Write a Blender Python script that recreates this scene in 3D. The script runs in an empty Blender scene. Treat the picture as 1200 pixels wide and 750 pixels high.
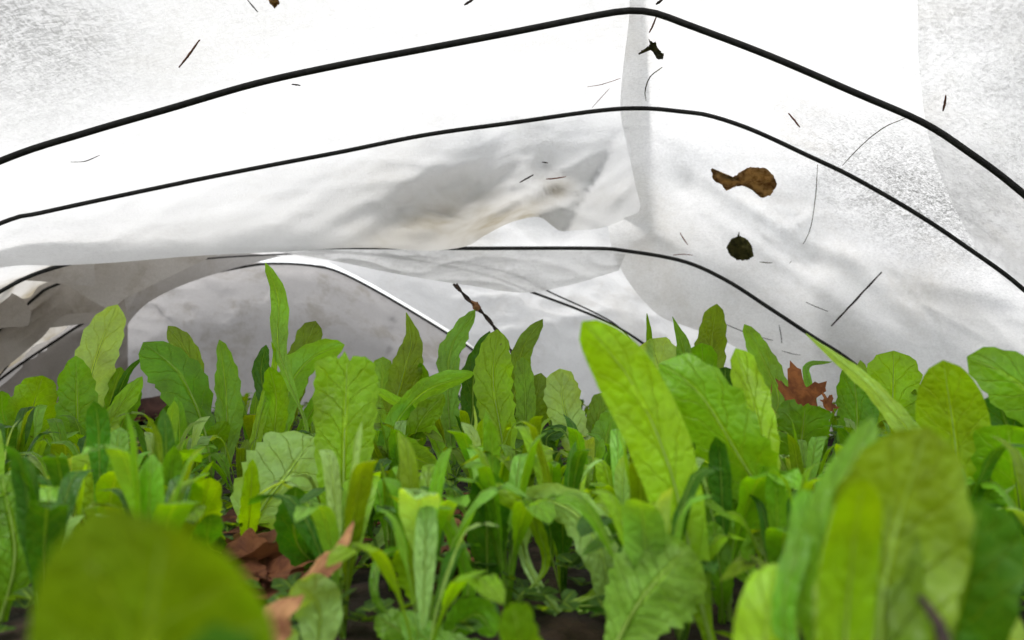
import bpy, math, random
import numpy as np
from mathutils import Vector, Matrix, noise

S = bpy.context.scene
C = S.collection
R = math.radians
rng = random.Random(7)

# ------------------------------------------------------------------ camera
CAM = Vector((0, 0, 0.15))
FPX, PITCH = 933.0, math.atan(45 / 933)
cam_d = bpy.data.cameras.new('camera')
cam = bpy.data.objects.new('camera', cam_d)
C.objects.link(cam)
cam.location = CAM
cam.rotation_euler = (R(90) + PITCH, 0, 0)
cam_d.sensor_width = 36
cam_d.lens = 28.0
cam_d.clip_start = 0.01
cam_d.clip_end = 500
cam_d.dof.use_dof = True
cam_d.dof.focus_distance = 0.85
cam_d.dof.aperture_fstop = 7.0
S.camera = cam

# ------------------------------------------------------------------ world, sun, exposure
SUN_EL, SUN_AZ = R(62), R(200)
w = bpy.data.worlds.new('World')
S.world = w
w.use_nodes = True
nt = w.node_tree
nt.nodes.clear()
sky = nt.nodes.new('ShaderNodeTexSky')
sky.sky_type = 'NISHITA'
sky.sun_disc = False
sky.sun_elevation = SUN_EL
sky.sun_rotation = SUN_AZ
sky.air_density = 1.0
sky.dust_density = 1.5
hs = nt.nodes.new('ShaderNodeHueSaturation')
hs.inputs['Saturation'].default_value = 0.12      # overcast: the blue is washed out
bg = nt.nodes.new('ShaderNodeBackground')
bg.inputs['Strength'].default_value = 0.15
wo = nt.nodes.new('ShaderNodeOutputWorld')
nt.links.new(sky.outputs[0], hs.inputs['Color'])
nt.links.new(hs.outputs[0], bg.inputs['Color'])
nt.links.new(bg.outputs[0], wo.inputs['Surface'])
sd = bpy.data.lights.new('sun', 'SUN')
sd.energy = 1.5
sd.angle = R(25)
sd.color = (1.0, 0.97, 0.93)
sun = bpy.data.objects.new('sun', sd)
C.objects.link(sun)
sv = Vector((math.sin(SUN_AZ) * math.cos(SUN_EL), math.cos(SUN_AZ) * math.cos(SUN_EL), math.sin(SUN_EL)))
sun.rotation_euler = sv.to_track_quat('Z', 'Y').to_euler()
S.view_settings.view_transform = 'Standard'
S.view_settings.look = 'None'
S.view_settings.exposure = 1.0
S.view_settings.gamma = 1
S.cycles.max_bounces = 7
S.cycles.diffuse_bounces = 4
S.cycles.transmission_bounces = 6
S.cycles.transparent_max_bounces = 8
S.cycles.use_denoising = True

# ------------------------------------------------------------------ helpers
CP, SP = math.cos(PITCH), math.sin(PITCH)


def at(px, py, Y):
    """world point on the photo's pixel (px, py), Y metres down the tunnel"""
    a, b = (px - 600) / FPX, (375 - py) / FPX
    d = Vector((a, CP - b * SP, SP + b * CP))
    return CAM + d * (Y / d.y)


def atn(px, py, Y):
    a, b = (px - 600) / FPX, (375 - py) / FPX
    dy = CP - b * SP
    k = Y / dy
    return np.stack([a * k, Y + 0 * a, (SP + b * CP) * k + CAM.z], -1)


def tag(o, label=None, cat=None, group=None, kind=None):
    for k, v in (('label', label), ('category', cat), ('group', group), ('kind', kind)):
        if v:
            o[k] = v
    return o


def mesh_obj(name, verts, faces, mat, parent=None, smooth=True, uv=None):
    me = bpy.data.meshes.new(name)
    me.from_pydata([tuple(v) for v in verts], [], faces)
    if uv is not None:
        l = me.uv_layers.new(name='UVMap')
        vi = np.empty(len(me.loops), dtype=np.int32)
        me.loops.foreach_get('vertex_index', vi)
        l.data.foreach_set('uv', np.asarray(uv, dtype=np.float32)[vi].ravel())
    if smooth:
        me.polygons.foreach_set('use_smooth', [True] * len(me.polygons))
    me.materials.append(mat)
    me.update()
    o = bpy.data.objects.new(name, me)
    C.objects.link(o)
    if parent:
        o.parent = parent
    return o


def empty(name, loc):
    o = bpy.data.objects.new(name, None)
    o.empty_display_size = 0.02
    C.objects.link(o)
    o.location = loc
    return o


def grid_faces(nu, nv):
    return [(i * nv + j, (i + 1) * nv + j, (i + 1) * nv + j + 1, i * nv + j + 1)
            for i in range(nu - 1) for j in range(nv - 1)]


def catmull(pts, n):
    """centripetal-ish Catmull-Rom through pts, n samples evenly by length"""
    P = np.array([list(p) for p in pts], float)
    if len(P) == 2:
        P = np.array([P[0], (P[0] + P[1]) / 2, P[1]])
    Q = np.vstack([2 * P[0] - P[1], P, 2 * P[-1] - P[-2]])
    out = []
    for i in range(1, len(Q) - 2):
        p0, p1, p2, p3 = Q[i - 1:i + 3]
        for t in np.linspace(0, 1, 16, endpoint=False):
            out.append(0.5 * (2 * p1 + (p2 - p0) * t + (2 * p0 - 5 * p1 + 4 * p2 - p3) * t * t + (3 * p1 - p0 - 3 * p2 + p3) * t ** 3))
    out.append(Q[-2])
    out = np.array(out)
    s = np.r_[0, np.cumsum(np.linalg.norm(np.diff(out, axis=0), axis=1))]
    t = np.linspace(0, s[-1], n)
    return np.stack([np.interp(t, s, out[:, k]) for k in range(out.shape[1])], -1)


def tube_mesh(pts, rad, sides=8, twist=0.0, rough=0.0, seed=0):
    P = np.array(pts)
    n = len(P)
    T = np.gradient(P, axis=0)
    T /= np.linalg.norm(T, axis=1)[:, None] + 1e-9
    ref = np.array([0.0, 0.3, 1.0]) if abs(T[:, 2]).mean() < 0.8 else np.array([0.2, 1.0, 0.0])
    verts = []
    r_ = random.Random(seed)
    for i in range(n):
        a = np.cross(T[i], ref)
        a /= np.linalg.norm(a) + 1e-9
        b = np.cross(T[i], a)
        rr = rad[i] if hasattr(rad, '__len__') else rad
        for k in range(sides):
            th = 2 * math.pi * k / sides + twist * i
            q = rr * (1 + rough * (r_.random() - .5))
            verts.append(P[i] + a * math.cos(th) * q + b * math.sin(th) * q)
    faces = [(i * sides + k, i * sides + (k + 1) % sides, (i + 1) * sides + (k + 1) % sides, (i + 1) * sides + k)
             for i in range(n - 1) for k in range(sides)]
    faces += [tuple(range(sides))[::-1], tuple(range((n - 1) * sides, n * sides))]
    return verts, faces


# ------------------------------------------------------------------ materials
def new_mat(name):
    m = bpy.data.materials.new(name)
    m.use_nodes = True
    m.node_tree.nodes.clear()
    return m, m.node_tree, m.node_tree.nodes, m.node_tree.links


def N(nodes, kind, **kw):
    n = nodes.new('ShaderNode' + kind)
    for k, v in kw.items():
        if k in ('operation', 'data_type', 'blend_type', 'feature', 'noise_dimensions', 'interpolation_type', 'clamp', 'distance'):
            setattr(n, k, v)
    return n


def math_n(nodes, links, op, a, b=None, c=None, clamp=False):
    n = nodes.new('ShaderNodeMath')
    n.operation = op
    n.use_clamp = clamp
    for i, v in enumerate((a, b, c)):
        if v is None:
            continue
        if isinstance(v, (int, float)):
            n.inputs[i].default_value = v
        else:
            links.new(v, n.inputs[i])
    return n.outputs[0]


def mixcol(nodes, links, fac, a, b, bt='MIX'):
    n = nodes.new('ShaderNodeMix')
    n.data_type = 'RGBA'
    n.blend_type = bt
    for i, v in ((0, fac), (6, a), (7, b)):
        if isinstance(v, (int, float)):
            n.inputs[i].default_value = v
        elif isinstance(v, tuple):
            n.inputs[i].default_value = (*v, 1)
        else:
            links.new(v, n.inputs[i])
    return n.outputs[2]


def noise_n(nodes, links, vec, scale, detail=4, rough=.55, dist=0):
    n = nodes.new('ShaderNodeTexNoise')
    n.inputs['Scale'].default_value = scale
    n.inputs['Detail'].default_value = detail
    n.inputs['Roughness'].default_value = rough
    n.inputs['Distortion'].default_value = dist
    links.new(vec, n.inputs['Vector'])
    return n.outputs['Fac']


def ramp(nodes, links, fac, lo, hi, a=0.0, b=1.0):
    n = nodes.new('ShaderNodeMapRange')
    n.interpolation_type = 'SMOOTHSTEP'
    links.new(fac, n.inputs[0])
    n.inputs[1].default_value, n.inputs[2].default_value = lo, hi
    n.inputs[3].default_value, n.inputs[4].default_value = a, b
    return n.outputs[0]


def fabric_mat(name, trans=.62, refl=.30, holes=.05, dirt=.0, tint=(1, 1, 1), fibre=.25, dirt_scale=5, streak=1.0):
    """spun fleece: fine tangled fibres, thin and thick patches, some soil stain"""
    m, t, n, l = new_mat(name)
    tc = n.new('ShaderNodeTexCoord')
    v = tc.outputs['Object']
    mp = n.new('ShaderNodeMapping')
    mp.inputs['Scale'].default_value = (1, 5.0, 5.5)
    mp.inputs['Rotation'].default_value = (.2, .5, .3)
    l.new(v, mp.inputs['Vector'])
    f1 = noise_n(n, l, mp.outputs[0], 46 * streak, 5, .7, 2.0)
    mp2 = n.new('ShaderNodeMapping')
    mp2.inputs['Scale'].default_value = (4.5, 1.1, 5.0)
    mp2.inputs['Rotation'].default_value = (-.3, .8, -.6)
    l.new(v, mp2.inputs['Vector'])
    f1 = math_n(n, l, 'MULTIPLY_ADD', noise_n(n, l, mp2.outputs[0], 44 * streak, 4, .7, 2.0), .42, math_n(n, l, 'MULTIPLY', f1, .58))
    f2 = noise_n(n, l, v, 300, 2, .7, .6)
    f3 = noise_n(n, l, v, 9, 2, .6, .5)
    thin = math_n(n, l, 'ADD', math_n(n, l, 'MULTIPLY', f1, .5), math_n(n, l, 'ADD', math_n(n, l, 'MULTIPLY', f2, .35), math_n(n, l, 'MULTIPLY', f3, .15)))
    thin = ramp(n, l, thin, .36, .64)
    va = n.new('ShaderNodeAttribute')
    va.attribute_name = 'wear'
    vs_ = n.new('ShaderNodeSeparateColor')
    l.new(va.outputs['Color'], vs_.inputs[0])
    soil_shade_a, wisp_a = vs_.outputs[0], vs_.outputs[1]
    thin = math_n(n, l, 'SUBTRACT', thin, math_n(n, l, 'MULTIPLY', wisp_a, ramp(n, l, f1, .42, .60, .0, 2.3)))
    thin = math_n(n, l, 'MAXIMUM', thin, -2.6)
    # stain; the soil channel also carries painted shade
    d1 = noise_n(n, l, v, dirt_scale, 4, .62, .6)
    d2 = noise_n(n, l, v, 70, 3, .7)
    dm = ramp(n, l, math_n(n, l, 'ADD', math_n(n, l, 'MULTIPLY', d1, .75), math_n(n, l, 'MULTIPLY', d2, .25)), .48, .66)
    dm = math_n(n, l, 'MULTIPLY', dm, dirt)
    dm = math_n(n, l, 'ADD', dm, math_n(n, l, 'MULTIPLY', soil_shade_a, math_n(n, l, 'MULTIPLY_ADD', ramp(n, l, d1, .35, .65), .6, .4)), clamp=True)
    gr = ramp(n, l, noise_n(n, l, v, 420, 1, .6), .66, .72)
    dm = math_n(n, l, 'ADD', dm, math_n(n, l, 'MULTIPLY', gr, .25 * min(1, dirt * 2 + .1)), clamp=True)
    base = tuple(refl * c for c in tint)
    tr = tuple(trans * c for c in tint)
    trd = tuple(trans * (1 - fibre) * c for c in tint)
    mk = math_n(n, l, 'MULTIPLY_ADD', thin, fibre, 1 - fibre)
    tcol = mixcol(n, l, 1.0, tr, mk, 'MULTIPLY')
    tcol = mixcol(n, l, dm, tcol, (trans * .40, trans * .345, trans * .235))
    rcol = mixcol(n, l, dm, base, (.13, .10, .07))
    df = n.new('ShaderNodeBsdfDiffuse')
    tl = n.new('ShaderNodeBsdfTranslucent')
    tp = n.new('ShaderNodeBsdfTransparent')
    l.new(rcol, df.inputs[0])
    l.new(tcol, tl.inputs[0])
    bp = n.new('ShaderNodeBump')
    bp.inputs['Strength'].default_value = .5
    bp.inputs['Distance'].default_value = .004
    l.new(math_n(n, l, 'ADD', f1, math_n(n, l, 'MULTIPLY', f3, 1.5)), bp.inputs['Height'])
    l.new(bp.outputs[0], df.inputs['Normal'])
    l.new(bp.outputs[0], tl.inputs['Normal'])
    ad = n.new('ShaderNodeAddShader')
    l.new(df.outputs[0], ad.inputs[0])
    l.new(tl.outputs[0], ad.inputs[1])
    mx = n.new('ShaderNodeMixShader')
    l.new(math_n(n, l, 'MULTIPLY', thin, holes, clamp=True), mx.inputs[0])
    l.new(ad.outputs[0], mx.inputs[1])
    l.new(tp.outputs[0], mx.inputs[2])
    o = n.new('ShaderNodeOutputMaterial')
    l.new(mx.outputs[0], o.inputs[0])
    return m


def leaf_mat():
    """one lettuce material; each leaf's own green comes from its object colour"""
    m, t, n, l = new_mat('lettuce_leaf')
    oi = n.new('ShaderNodeObjectInfo')
    uv = n.new('ShaderNodeUVMap')
    sp = n.new('ShaderNodeSeparateXYZ')
    l.new(uv.outputs[0], sp.inputs[0])
    tc = n.new('ShaderNodeTexCoord')
    off = n.new('ShaderNodeVectorMath')
    off.operation = 'ADD'
    l.new(tc.outputs['Object'], off.inputs[0])
    l.new(oi.outputs['Random'], off.inputs[1])
    ov = off.outputs[0]
    V = math_n(n, l, 'ABSOLUTE', math_n(n, l, 'MULTIPLY_ADD', sp.outputs[0], 2, -1))
    nz = noise_n(n, l, ov, 45, 3)
    ph = math_n(n, l, 'SUBTRACT', math_n(n, l, 'MULTIPLY', sp.outputs[1], math_n(n, l, 'MULTIPLY_ADD', oi.outputs['Random'], 5.0, 6.0)), math_n(n, l, 'MULTIPLY', math_n(n, l, 'POWER', V, .75), 1.6))
    ph = math_n(n, l, 'ADD', ph, math_n(n, l, 'MULTIPLY', nz, 1.1))
    side = math_n(n, l, 'ADD', ph, math_n(n, l, 'MULTIPLY', math_n(n, l, 'GREATER_THAN', sp.outputs[0], .5), .43))
    fr = math_n(n, l, 'ABSOLUTE', math_n(n, l, 'SUBTRACT', math_n(n, l, 'FRACT', side), .5))
    vein = math_n(n, l, 'MULTIPLY', ramp(n, l, fr, .0, .06, 1, 0), ramp(n, l, V, .55, .95, 1, .25))
    mid = ramp(n, l, V, .03, .11, 1, 0)
    mid = math_n(n, l, 'MULTIPLY', mid, ramp(n, l, sp.outputs[1], .55, 1.0, 1, .15))
    vo = n.new('ShaderNodeTexVoronoi')
    vo.feature = 'DISTANCE_TO_EDGE'
    vo.inputs['Scale'].default_value = 150
    l.new(ov, vo.inputs['Vector'])
    ret = ramp(n, l, vo.outputs['Distance'], 0, .12, 1, 0)
    big = noise_n(n, l, ov, 24, 4, .6)
    fine = noise_n(n, l, ov, 300, 3, .6)
    lines = math_n(n, l, 'MAXIMUM', math_n(n, l, 'MULTIPLY', mid, .75), math_n(n, l, 'ADD', math_n(n, l, 'MULTIPLY', vein, .30), math_n(n, l, 'MULTIPLY', ret, .09)))
    hv = n.new('ShaderNodeHueSaturation')
    l.new(oi.outputs['Color'], hv.inputs['Color'])
    l.new(math_n(n, l, 'ADD', math_n(n, l, 'MULTIPLY', big, 1.3), .22), hv.inputs['Value'])
    l.new(math_n(n, l, 'MULTIPLY_ADD', big, .035, .4825), hv.inputs['Hue'])
    col = hv.outputs[0]
    col = mixcol(n, l, math_n(n, l, 'MULTIPLY', fine, .25), col, (.02, .05, .004))
    # blemishes: a few small brown flecks
    sp1 = ramp(n, l, noise_n(n, l, ov, 85, 2, .5), .765, .79)
    colr = mixcol(n, l, lines, col, mixcol(n, l, .5, (.30, .42, .045), mixcol(n, l, 1.0, oi.outputs['Color'], (2.0, 1.9, 1.8), 'MULTIPLY')))
    colr = mixcol(n, l, math_n(n, l, 'MULTIPLY', sp1, .8), colr, (.05, .03, .012))
    ct = n.new('ShaderNodeMix')
    ct.data_type = 'RGBA'
    ct.blend_type = 'MULTIPLY'
    ct.inputs[0].default_value = 1
    l.new(colr, ct.inputs[6])
    ct.inputs[7].default_value = (1.95, 1.65, .22, 1)
    pb = n.new('ShaderNodeBsdfPrincipled')
    l.new(colr, pb.inputs['Base Color'])
    pb.inputs['Roughness'].default_value = .47
    pb.inputs['Specular IOR Level'].default_value = .33
    tl = n.new('ShaderNodeBsdfTranslucent')
    l.new(ct.outputs[2], tl.inputs[0])
    bp = n.new('ShaderNodeBump')
    bp.inputs['Strength'].default_value = 1.0
    bp.inputs['Distance'].default_value = .0016
    h = math_n(n, l, 'SUBTRACT', math_n(n, l, 'ADD', math_n(n, l, 'MULTIPLY', vo.outputs['Distance'], .8), math_n(n, l, 'MULTIPLY', big, .6)), math_n(n, l, 'ADD', math_n(n, l, 'MULTIPLY', vein, .8), mid))
    l.new(h, bp.inputs['Height'])
    l.new(bp.outputs[0], pb.inputs['Normal'])
    mx = n.new('ShaderNodeMixShader')
    mx.inputs[0].default_value = .5
    l.new(pb.outputs[0], mx.inputs[1])
    l.new(tl.outputs[0], mx.inputs[2])
    o = n.new('ShaderNodeOutputMaterial')
    l.new(mx.outputs[0], o.inputs[0])
    return m


def simple_mat(name, c1, c2, scale=40, rough=.8, bump=.4, trans=0.0, dist=.003, spec=.3):
    m, t, n, l = new_mat(name)
    tc = n.new('ShaderNodeTexCoord')
    f = noise_n(n, l, tc.outputs['Object'], scale, 6, .65, .4)
    g = noise_n(n, l, tc.outputs['Object'], scale * 6, 4, .6)
    col = mixcol(n, l, ramp(n, l, f, .35, .65), c1, c2)
    pb = n.new('ShaderNodeBsdfPrincipled')
    l.new(col, pb.inputs['Base Color'])
    pb.inputs['Roughness'].default_value = rough
    pb.inputs['Specular IOR Level'].default_value = spec
    bp = n.new('ShaderNodeBump')
    bp.inputs['Strength'].default_value = bump
    bp.inputs['Distance'].default_value = dist
    l.new(math_n(n, l, 'ADD', f, math_n(n, l, 'MULTIPLY', g, .4)), bp.inputs['Height'])
    l.new(bp.outputs[0], pb.inputs['Normal'])
    o = n.new('ShaderNodeOutputMaterial')
    if trans:
        tl = n.new('ShaderNodeBsdfTranslucent')
        l.new(col, tl.inputs[0])
        mx = n.new('ShaderNodeMixShader')
        mx.inputs[0].default_value = trans
        l.new(pb.outputs[0], mx.inputs[1])
        l.new(tl.outputs[0], mx.inputs[2])
        l.new(mx.outputs[0], o.inputs[0])
    else:
        l.new(pb.outputs[0], o.inputs[0])
    return m


M_ROOF = fabric_mat('fleece_roof', .555, .30, .10, dirt=.10, fibre=.20)
M_SIDE = fabric_mat('fleece_side', .75, .30, .10, dirt=.14, fibre=.34)
M_OVER = fabric_mat('fleece_overlap', .92, .18, .30, dirt=.10, fibre=.45, streak=.6)
M_POCK = fabric_mat('fleece_pocket', .80, .20, .04, dirt=.5, fibre=.2, dirt_scale=7, tint=(1, .99, .95))
M_REAR = fabric_mat('fleece_rear', .54, .30, .05, dirt=.2, fibre=.22)
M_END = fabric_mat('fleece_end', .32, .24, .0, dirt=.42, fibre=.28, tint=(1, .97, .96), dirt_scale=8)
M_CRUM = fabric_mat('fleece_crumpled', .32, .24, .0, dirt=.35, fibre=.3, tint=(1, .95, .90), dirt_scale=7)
M_LEAF = leaf_mat()
M_RIB = simple_mat('leaf_rib', (.28, .44, .06), (.38, .54, .13), 60, .5, .2, .6)
M_WIRE = simple_mat('wire', (.010, .010, .010), (.022, .022, .020), 120, .65, .2, spec=.2)
M_SOIL = simple_mat('soil', (.009, .0055, .0035), (.030, .017, .009), 26, .95, 1.0, dist=.012)
M_DEAD = simple_mat('dead_leaf', (.13, .038, .010), (.30, .105, .028), 60, .75, .9, .35)
M_LITTER = simple_mat('litter_leaf', (.07, .022, .010), (.17, .065, .025), 60, .8, .9, .25)
M_DEADP = simple_mat('pale_dead_leaf', (.17, .065, .028), (.36, .19, .08), 90, .7, .6, .3)
M_DEBRIS = simple_mat('leaf_debris', (.20, .11, .04), (.60, .42, .20), 75, .85, .8, .6)
M_OLIVE = simple_mat('olive_debris', (.04, .038, .012), (.12, .11, .03), 70, .85, .5, .3)
M_TWIG = simple_mat('twig', (.16, .055, .035), (.26, .11, .07), 160, .85, .7)
M_DTWIG = simple_mat('dark_twig', (.014, .010, .008), (.045, .028, .02), 150, .85, .8)
M_STRAW = simple_mat('straw', (.32, .22, .10), (.5, .38, .2), 90, .7, .4)

# ------------------------------------------------------------------ ground
xs = np.unique(np.r_[np.linspace(-1.5, 1.5, 151), np.linspace(-60, -1.5, 14), np.linspace(1.5, 60, 14)])
ys = np.unique(np.r_[np.linspace(-.2, 2.6, 141), np.linspace(-60, -.2, 14), np.linspace(2.6, 60, 14)])


def ground_z(x, y):
    n1 = noise.noise(Vector((x * 5, y * 5, 1.3)))
    n2 = noise.noise(Vector((x * 22, y * 22, 4.1)))
    n3 = noise.noise(Vector((x * 60, y * 60, 8.1)))
    return n1 * .010 + n2 * .007 + n3 * .003


gv = [(x, y, ground_z(x, y)) for x in xs for y in ys]
g = mesh_obj('ground', gv, grid_faces(len(xs), len(ys)), M_SOIL)
tag(g, kind='structure')

# ------------------------------------------------------------------ hoops
H1 = [(-480, 610), (-440, 500), (-330, 370), (-180, 270), (0, 189), (100, 156), (200, 127), (300, 98), (400, 76), (500, 57), (600, 38), (700, 18), (733, 13), (753, 13), (773, 17), (800, 27), (900, 65), (1000, 108), (1080, 143), (1133, 177), (1200, 228), (1330, 345), (1430, 480), (1470, 605)]
H2 = [(-330, 560), (-280, 450), (-160, 330), (0, 262), (50, 249), (200, 217), (300, 197), (400, 178), (500, 158), (600, 144), (700, 130), (753, 127), (800, 131), (833, 136), (883, 153), (950, 184), (1000, 208), (1073, 250), (1133, 290), (1200, 340), (1290, 430), (1350, 560)]
H3 = [(-210, 530), (-130, 430), (0, 342), (70, 312), (150, 298), (260, 292), (400, 290), (540, 291), (690, 291), (733, 294), (800, 306), (850, 328), (900, 360), (950, 393), (995, 422), (1050, 470), (1085, 530)]
H5 = [(-70, 510), (-20, 410), (40, 350), (68, 333), (150, 306), (300, 292), (450, 300), (560, 320), (625, 343), (700, 372), (750, 400), (795, 440), (830, 505)]
H6 = [(-40, 505), (0, 440), (90, 345), (170, 312), (330, 298), (480, 300), (590, 318), (650, 345), (700, 368), (727, 385), (745, 410), (762, 450), (770, 500)]
H4 = [(-60, 500), (0, 445), (60, 403), (120, 366), (200, 332), (290, 312), (330, 309), (370, 312), (400, 320), (450, 346), (520, 388), (560, 415), (598, 455), (612, 492)]
D1, D2, D3, D5, D6, D4 = .80, 1.07, 1.35, 1.62, 1.68, 1.88
for H, D, r, lab in ((H1, D1, .0034, 'nearest black wire hoop, the highest and thickest line across the white cover'),
                     (H2, D2, .0030, 'second black wire hoop, arching just below the highest one'),
                     (H3, D3, .0034, 'sagging black wire hoop with a long level top under the dirty fabric pocket'),
                     (H5, D5, .0028, 'thin hoop showing at the left crumpled fabric and above the leaves right of centre'),
                     (H6, D6, .0018, 'finest wire hoop, crossing just behind another thin one right of centre'),
                     (H4, D4, .0031, 'far black hoop framing the smooth grey end drape')):
    P = catmull([at(x, y, D) for x, y in H], 150)
    v, f = tube_mesh(P, r, 8)
    o = mesh_obj('wire_hoop', v, f, M_WIRE)
    tag(o, lab, 'hoop', 'wire hoops carrying the row cover')

# ------------------------------------------------------------------ fabric sheets
def make_depth(ctrl, lam=2e-5):
    P = np.array([(c[0], c[1]) for c in ctrl], float) / 300
    d = np.array([1 / c[2] for c in ctrl])
    K = np.linalg.norm(P[:, None] - P[None], axis=-1)
    n = len(P)
    A = np.block([[K + lam * np.eye(n), np.c_[np.ones(n), P]], [np.c_[np.ones(n), P].T, np.zeros((3, 3))]])
    wts = np.linalg.solve(A, np.r_[d, 0, 0, 0])

    def fn(x, y):
        q = np.stack([np.asarray(x, float), np.asarray(y, float)], -1) / 300
        k = np.linalg.norm(q[..., None, :] - P, axis=-1)
        inv = k @ wts[:n] + wts[n] + q @ wts[n + 1:]
        return 1 / np.clip(inv, .35, 6)
    return fn


def wrinkle(x, y, amp, scale, seed, ang=0.0, stretch=3.0, ridge=.6):
    """outward (away from camera) folds, metres; elongated along ang (pixel space)"""
    ca, sa = math.cos(ang), math.sin(ang)
    out = np.empty(x.shape)
    it = np.nditer([x, y], flags=['multi_index'])
    for a, b in it:
        u = (a * ca + b * sa) / (scale * stretch)
        v = (-a * sa + b * ca) / scale
        n1 = noise.noise(Vector((u, v, seed)))
        n2 = 1 - abs(noise.noise(Vector((u * 1.9 + 3, v * 1.9, seed + 5)))) * 2
        n3 = noise.noise(Vector((u * 4.7, v * 4.7, seed + 9)))
        out[it.multi_index] = (n1 * .5 + .5) * (1 - ridge) + max(n2, 0) ** 2 * ridge * .7 + n3 * .09
    return out * amp


def crease_field(region, n, seed, ang, spread, amp, wid=(14, 40), ln=(90, 320)):
    """sharp tension folds: straight tent-shaped ridges that taper out at both ends"""
    r_ = random.Random(seed)
    L_ = [(r_.uniform(region[0], region[2]), r_.uniform(region[1], region[3]), ang + r_.gauss(0, spread), r_.uniform(*wid), r_.uniform(*ln), amp * r_.uniform(.3, 1) * r_.choice((1, 1, -.7))) for _ in range(n)]

    def fn(x, y):
        o = 0 * x
        for cx, cy, an, w_, l_, a_ in L_:
            ca, sa = math.cos(an), math.sin(an)
            u, v = (x - cx) * ca + (y - cy) * sa, -(x - cx) * sa + (y - cy) * ca
            u = u / l_
            v = v / (w_ * (1 + .5 * u)) + .5 * u * u
            o = o + a_ * np.maximum(0, 1 - np.abs(v)) * np.maximum(0, 1 - u * u)
        return o
    return fn


def poly_sample(P, n, key=None):
    P = np.array(P, float)
    s = np.r_[0, np.cumsum(np.linalg.norm(np.diff(P, axis=0), axis=1))]
    t = np.linspace(0, s[-1], n)
    return np.stack([np.interp(t, s, P[:, 0]), np.interp(t, s, P[:, 1])], -1)


def sheet(name, c0, c1, depth, nu, nv, mat, wr=None, parent=None, byx=False, smooth_edge=True, curl=0.0, power=1.0, wear=None):
    """fabric between two pixel curves, with its own distance at every point"""
    if smooth_edge:
        c0 = catmull(c0, nu) if len(c0) > 2 else poly_sample(c0, nu)
        c1 = catmull(c1, nu) if len(c1) > 2 else poly_sample(c1, nu)
    else:
        c0, c1 = poly_sample(c0, nu), poly_sample(c1, nu)
    t = np.linspace(0, 1, nv)[None, :, None] ** power
    G = c0[:, None] * (1 - t) + c1[:, None] * t
    X, Y = G[..., 0], G[..., 1]
    D = depth(X, Y)
    if wr:
        D = D + wr(X, Y)
    if curl:
        e = np.clip((np.linspace(0, 1, nv) - .965) / .035, 0, 1)[None, :]
        D = D + curl * e ** 2
    P = atn(X, Y, D)
    o = mesh_obj(name, P.reshape(-1, 3), grid_faces(nu, nv), mat, parent)
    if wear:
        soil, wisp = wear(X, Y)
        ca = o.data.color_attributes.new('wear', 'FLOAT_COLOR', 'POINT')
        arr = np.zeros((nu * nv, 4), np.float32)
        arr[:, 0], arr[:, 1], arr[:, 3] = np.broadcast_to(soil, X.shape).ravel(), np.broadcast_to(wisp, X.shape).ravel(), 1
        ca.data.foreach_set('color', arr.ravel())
    return o


def on(H, d, keep=lambda x: True, n=34):
    return [(x, y, d) for x, y in catmull(H, n) if keep(x)]


def gauss(x, y, cx, cy, sx, sy, ang=0.0):
    ca, sa = math.cos(ang), math.sin(ang)
    u, v = (x - cx) * ca + (y - cy) * sa, -(x - cx) * sa + (y - cy) * ca
    return np.exp(-(u / sx) ** 2 - (v / sy) ** 2)


def wear_shadeA(x, y):
    soil = .95 * gauss(x, y, 472, 274, 66, 22, -.3) + .85 * gauss(x, y, 550, 272, 70, 18, -.3) + .75 * gauss(x, y, 640, 232, 42, 11, -.6) + .5 * gauss(x, y, 555, 240, 125, 40) + .25 * gauss(x, y, 655, 262, 20, 14)  # soil stain in the sag pocket, also painting the doubled cloth's shade
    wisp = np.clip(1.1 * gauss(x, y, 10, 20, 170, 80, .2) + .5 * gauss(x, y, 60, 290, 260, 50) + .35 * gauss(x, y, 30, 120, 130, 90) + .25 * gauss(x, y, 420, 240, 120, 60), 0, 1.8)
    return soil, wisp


def wearB(x, y):
    soil = .10 * gauss(x, y, 750, 310, 40, 70) + .20 * gauss(x, y, 850, 385, 70, 25, .4) + .18 * gauss(x, y, 1115, 355, 60, 22, .6)
    wisp = np.clip(1.0 * gauss(x, y, 1080, 235, 190, 75, .5) + .35 * gauss(x, y, 760, 90, 40, 60), 0, 1)
    return soil, wisp


# roof sheet (white, over the two nearest hoops, folded back at its lower edge)
ctrlA = on(H1, .822, lambda x: x < 900) + on(H2, 1.10, lambda x: x < 900) + [
    (0, 312, 1.27), (130, 307, 1.29), (230, 300, 1.30), (400, 291, 1.31), (500, 290, 1.29), (560, 285, 1.28), (620, 255, 1.27), (658, 270, 1.22), (750, 245, 1.29), (800, 240, 1.30),
    (0, 0, .62), (400, 0, .70), (740, -20, .775), (-300, 0, .55), (-420, 300, .76), (0, -300, .42), (400, -300, .44), (900, -300, .44), (-400, -300, .38), (-400, 560, .90), (-250, 420, 1.08), (-100, 340, 1.22),
    (480, 230, 1.22), (560, 215, 1.13), (640, 195, 1.14), (700, 200, 1.17)]
dA0 = make_depth(ctrlA)


crA = crease_field((-100, 130, 740, 300), 90, 62, -.25, .3, .0042, (3, 9), (20, 100))
cfA = crease_field((-100, 150, 450, 290), 16, 5, -.22, .12, .010, (10, 26), (80, 260))
cfA2 = crease_field((440, 190, 660, 275), 12, 8, -.5, .4, .012, (8, 18), (30, 90))


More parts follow.
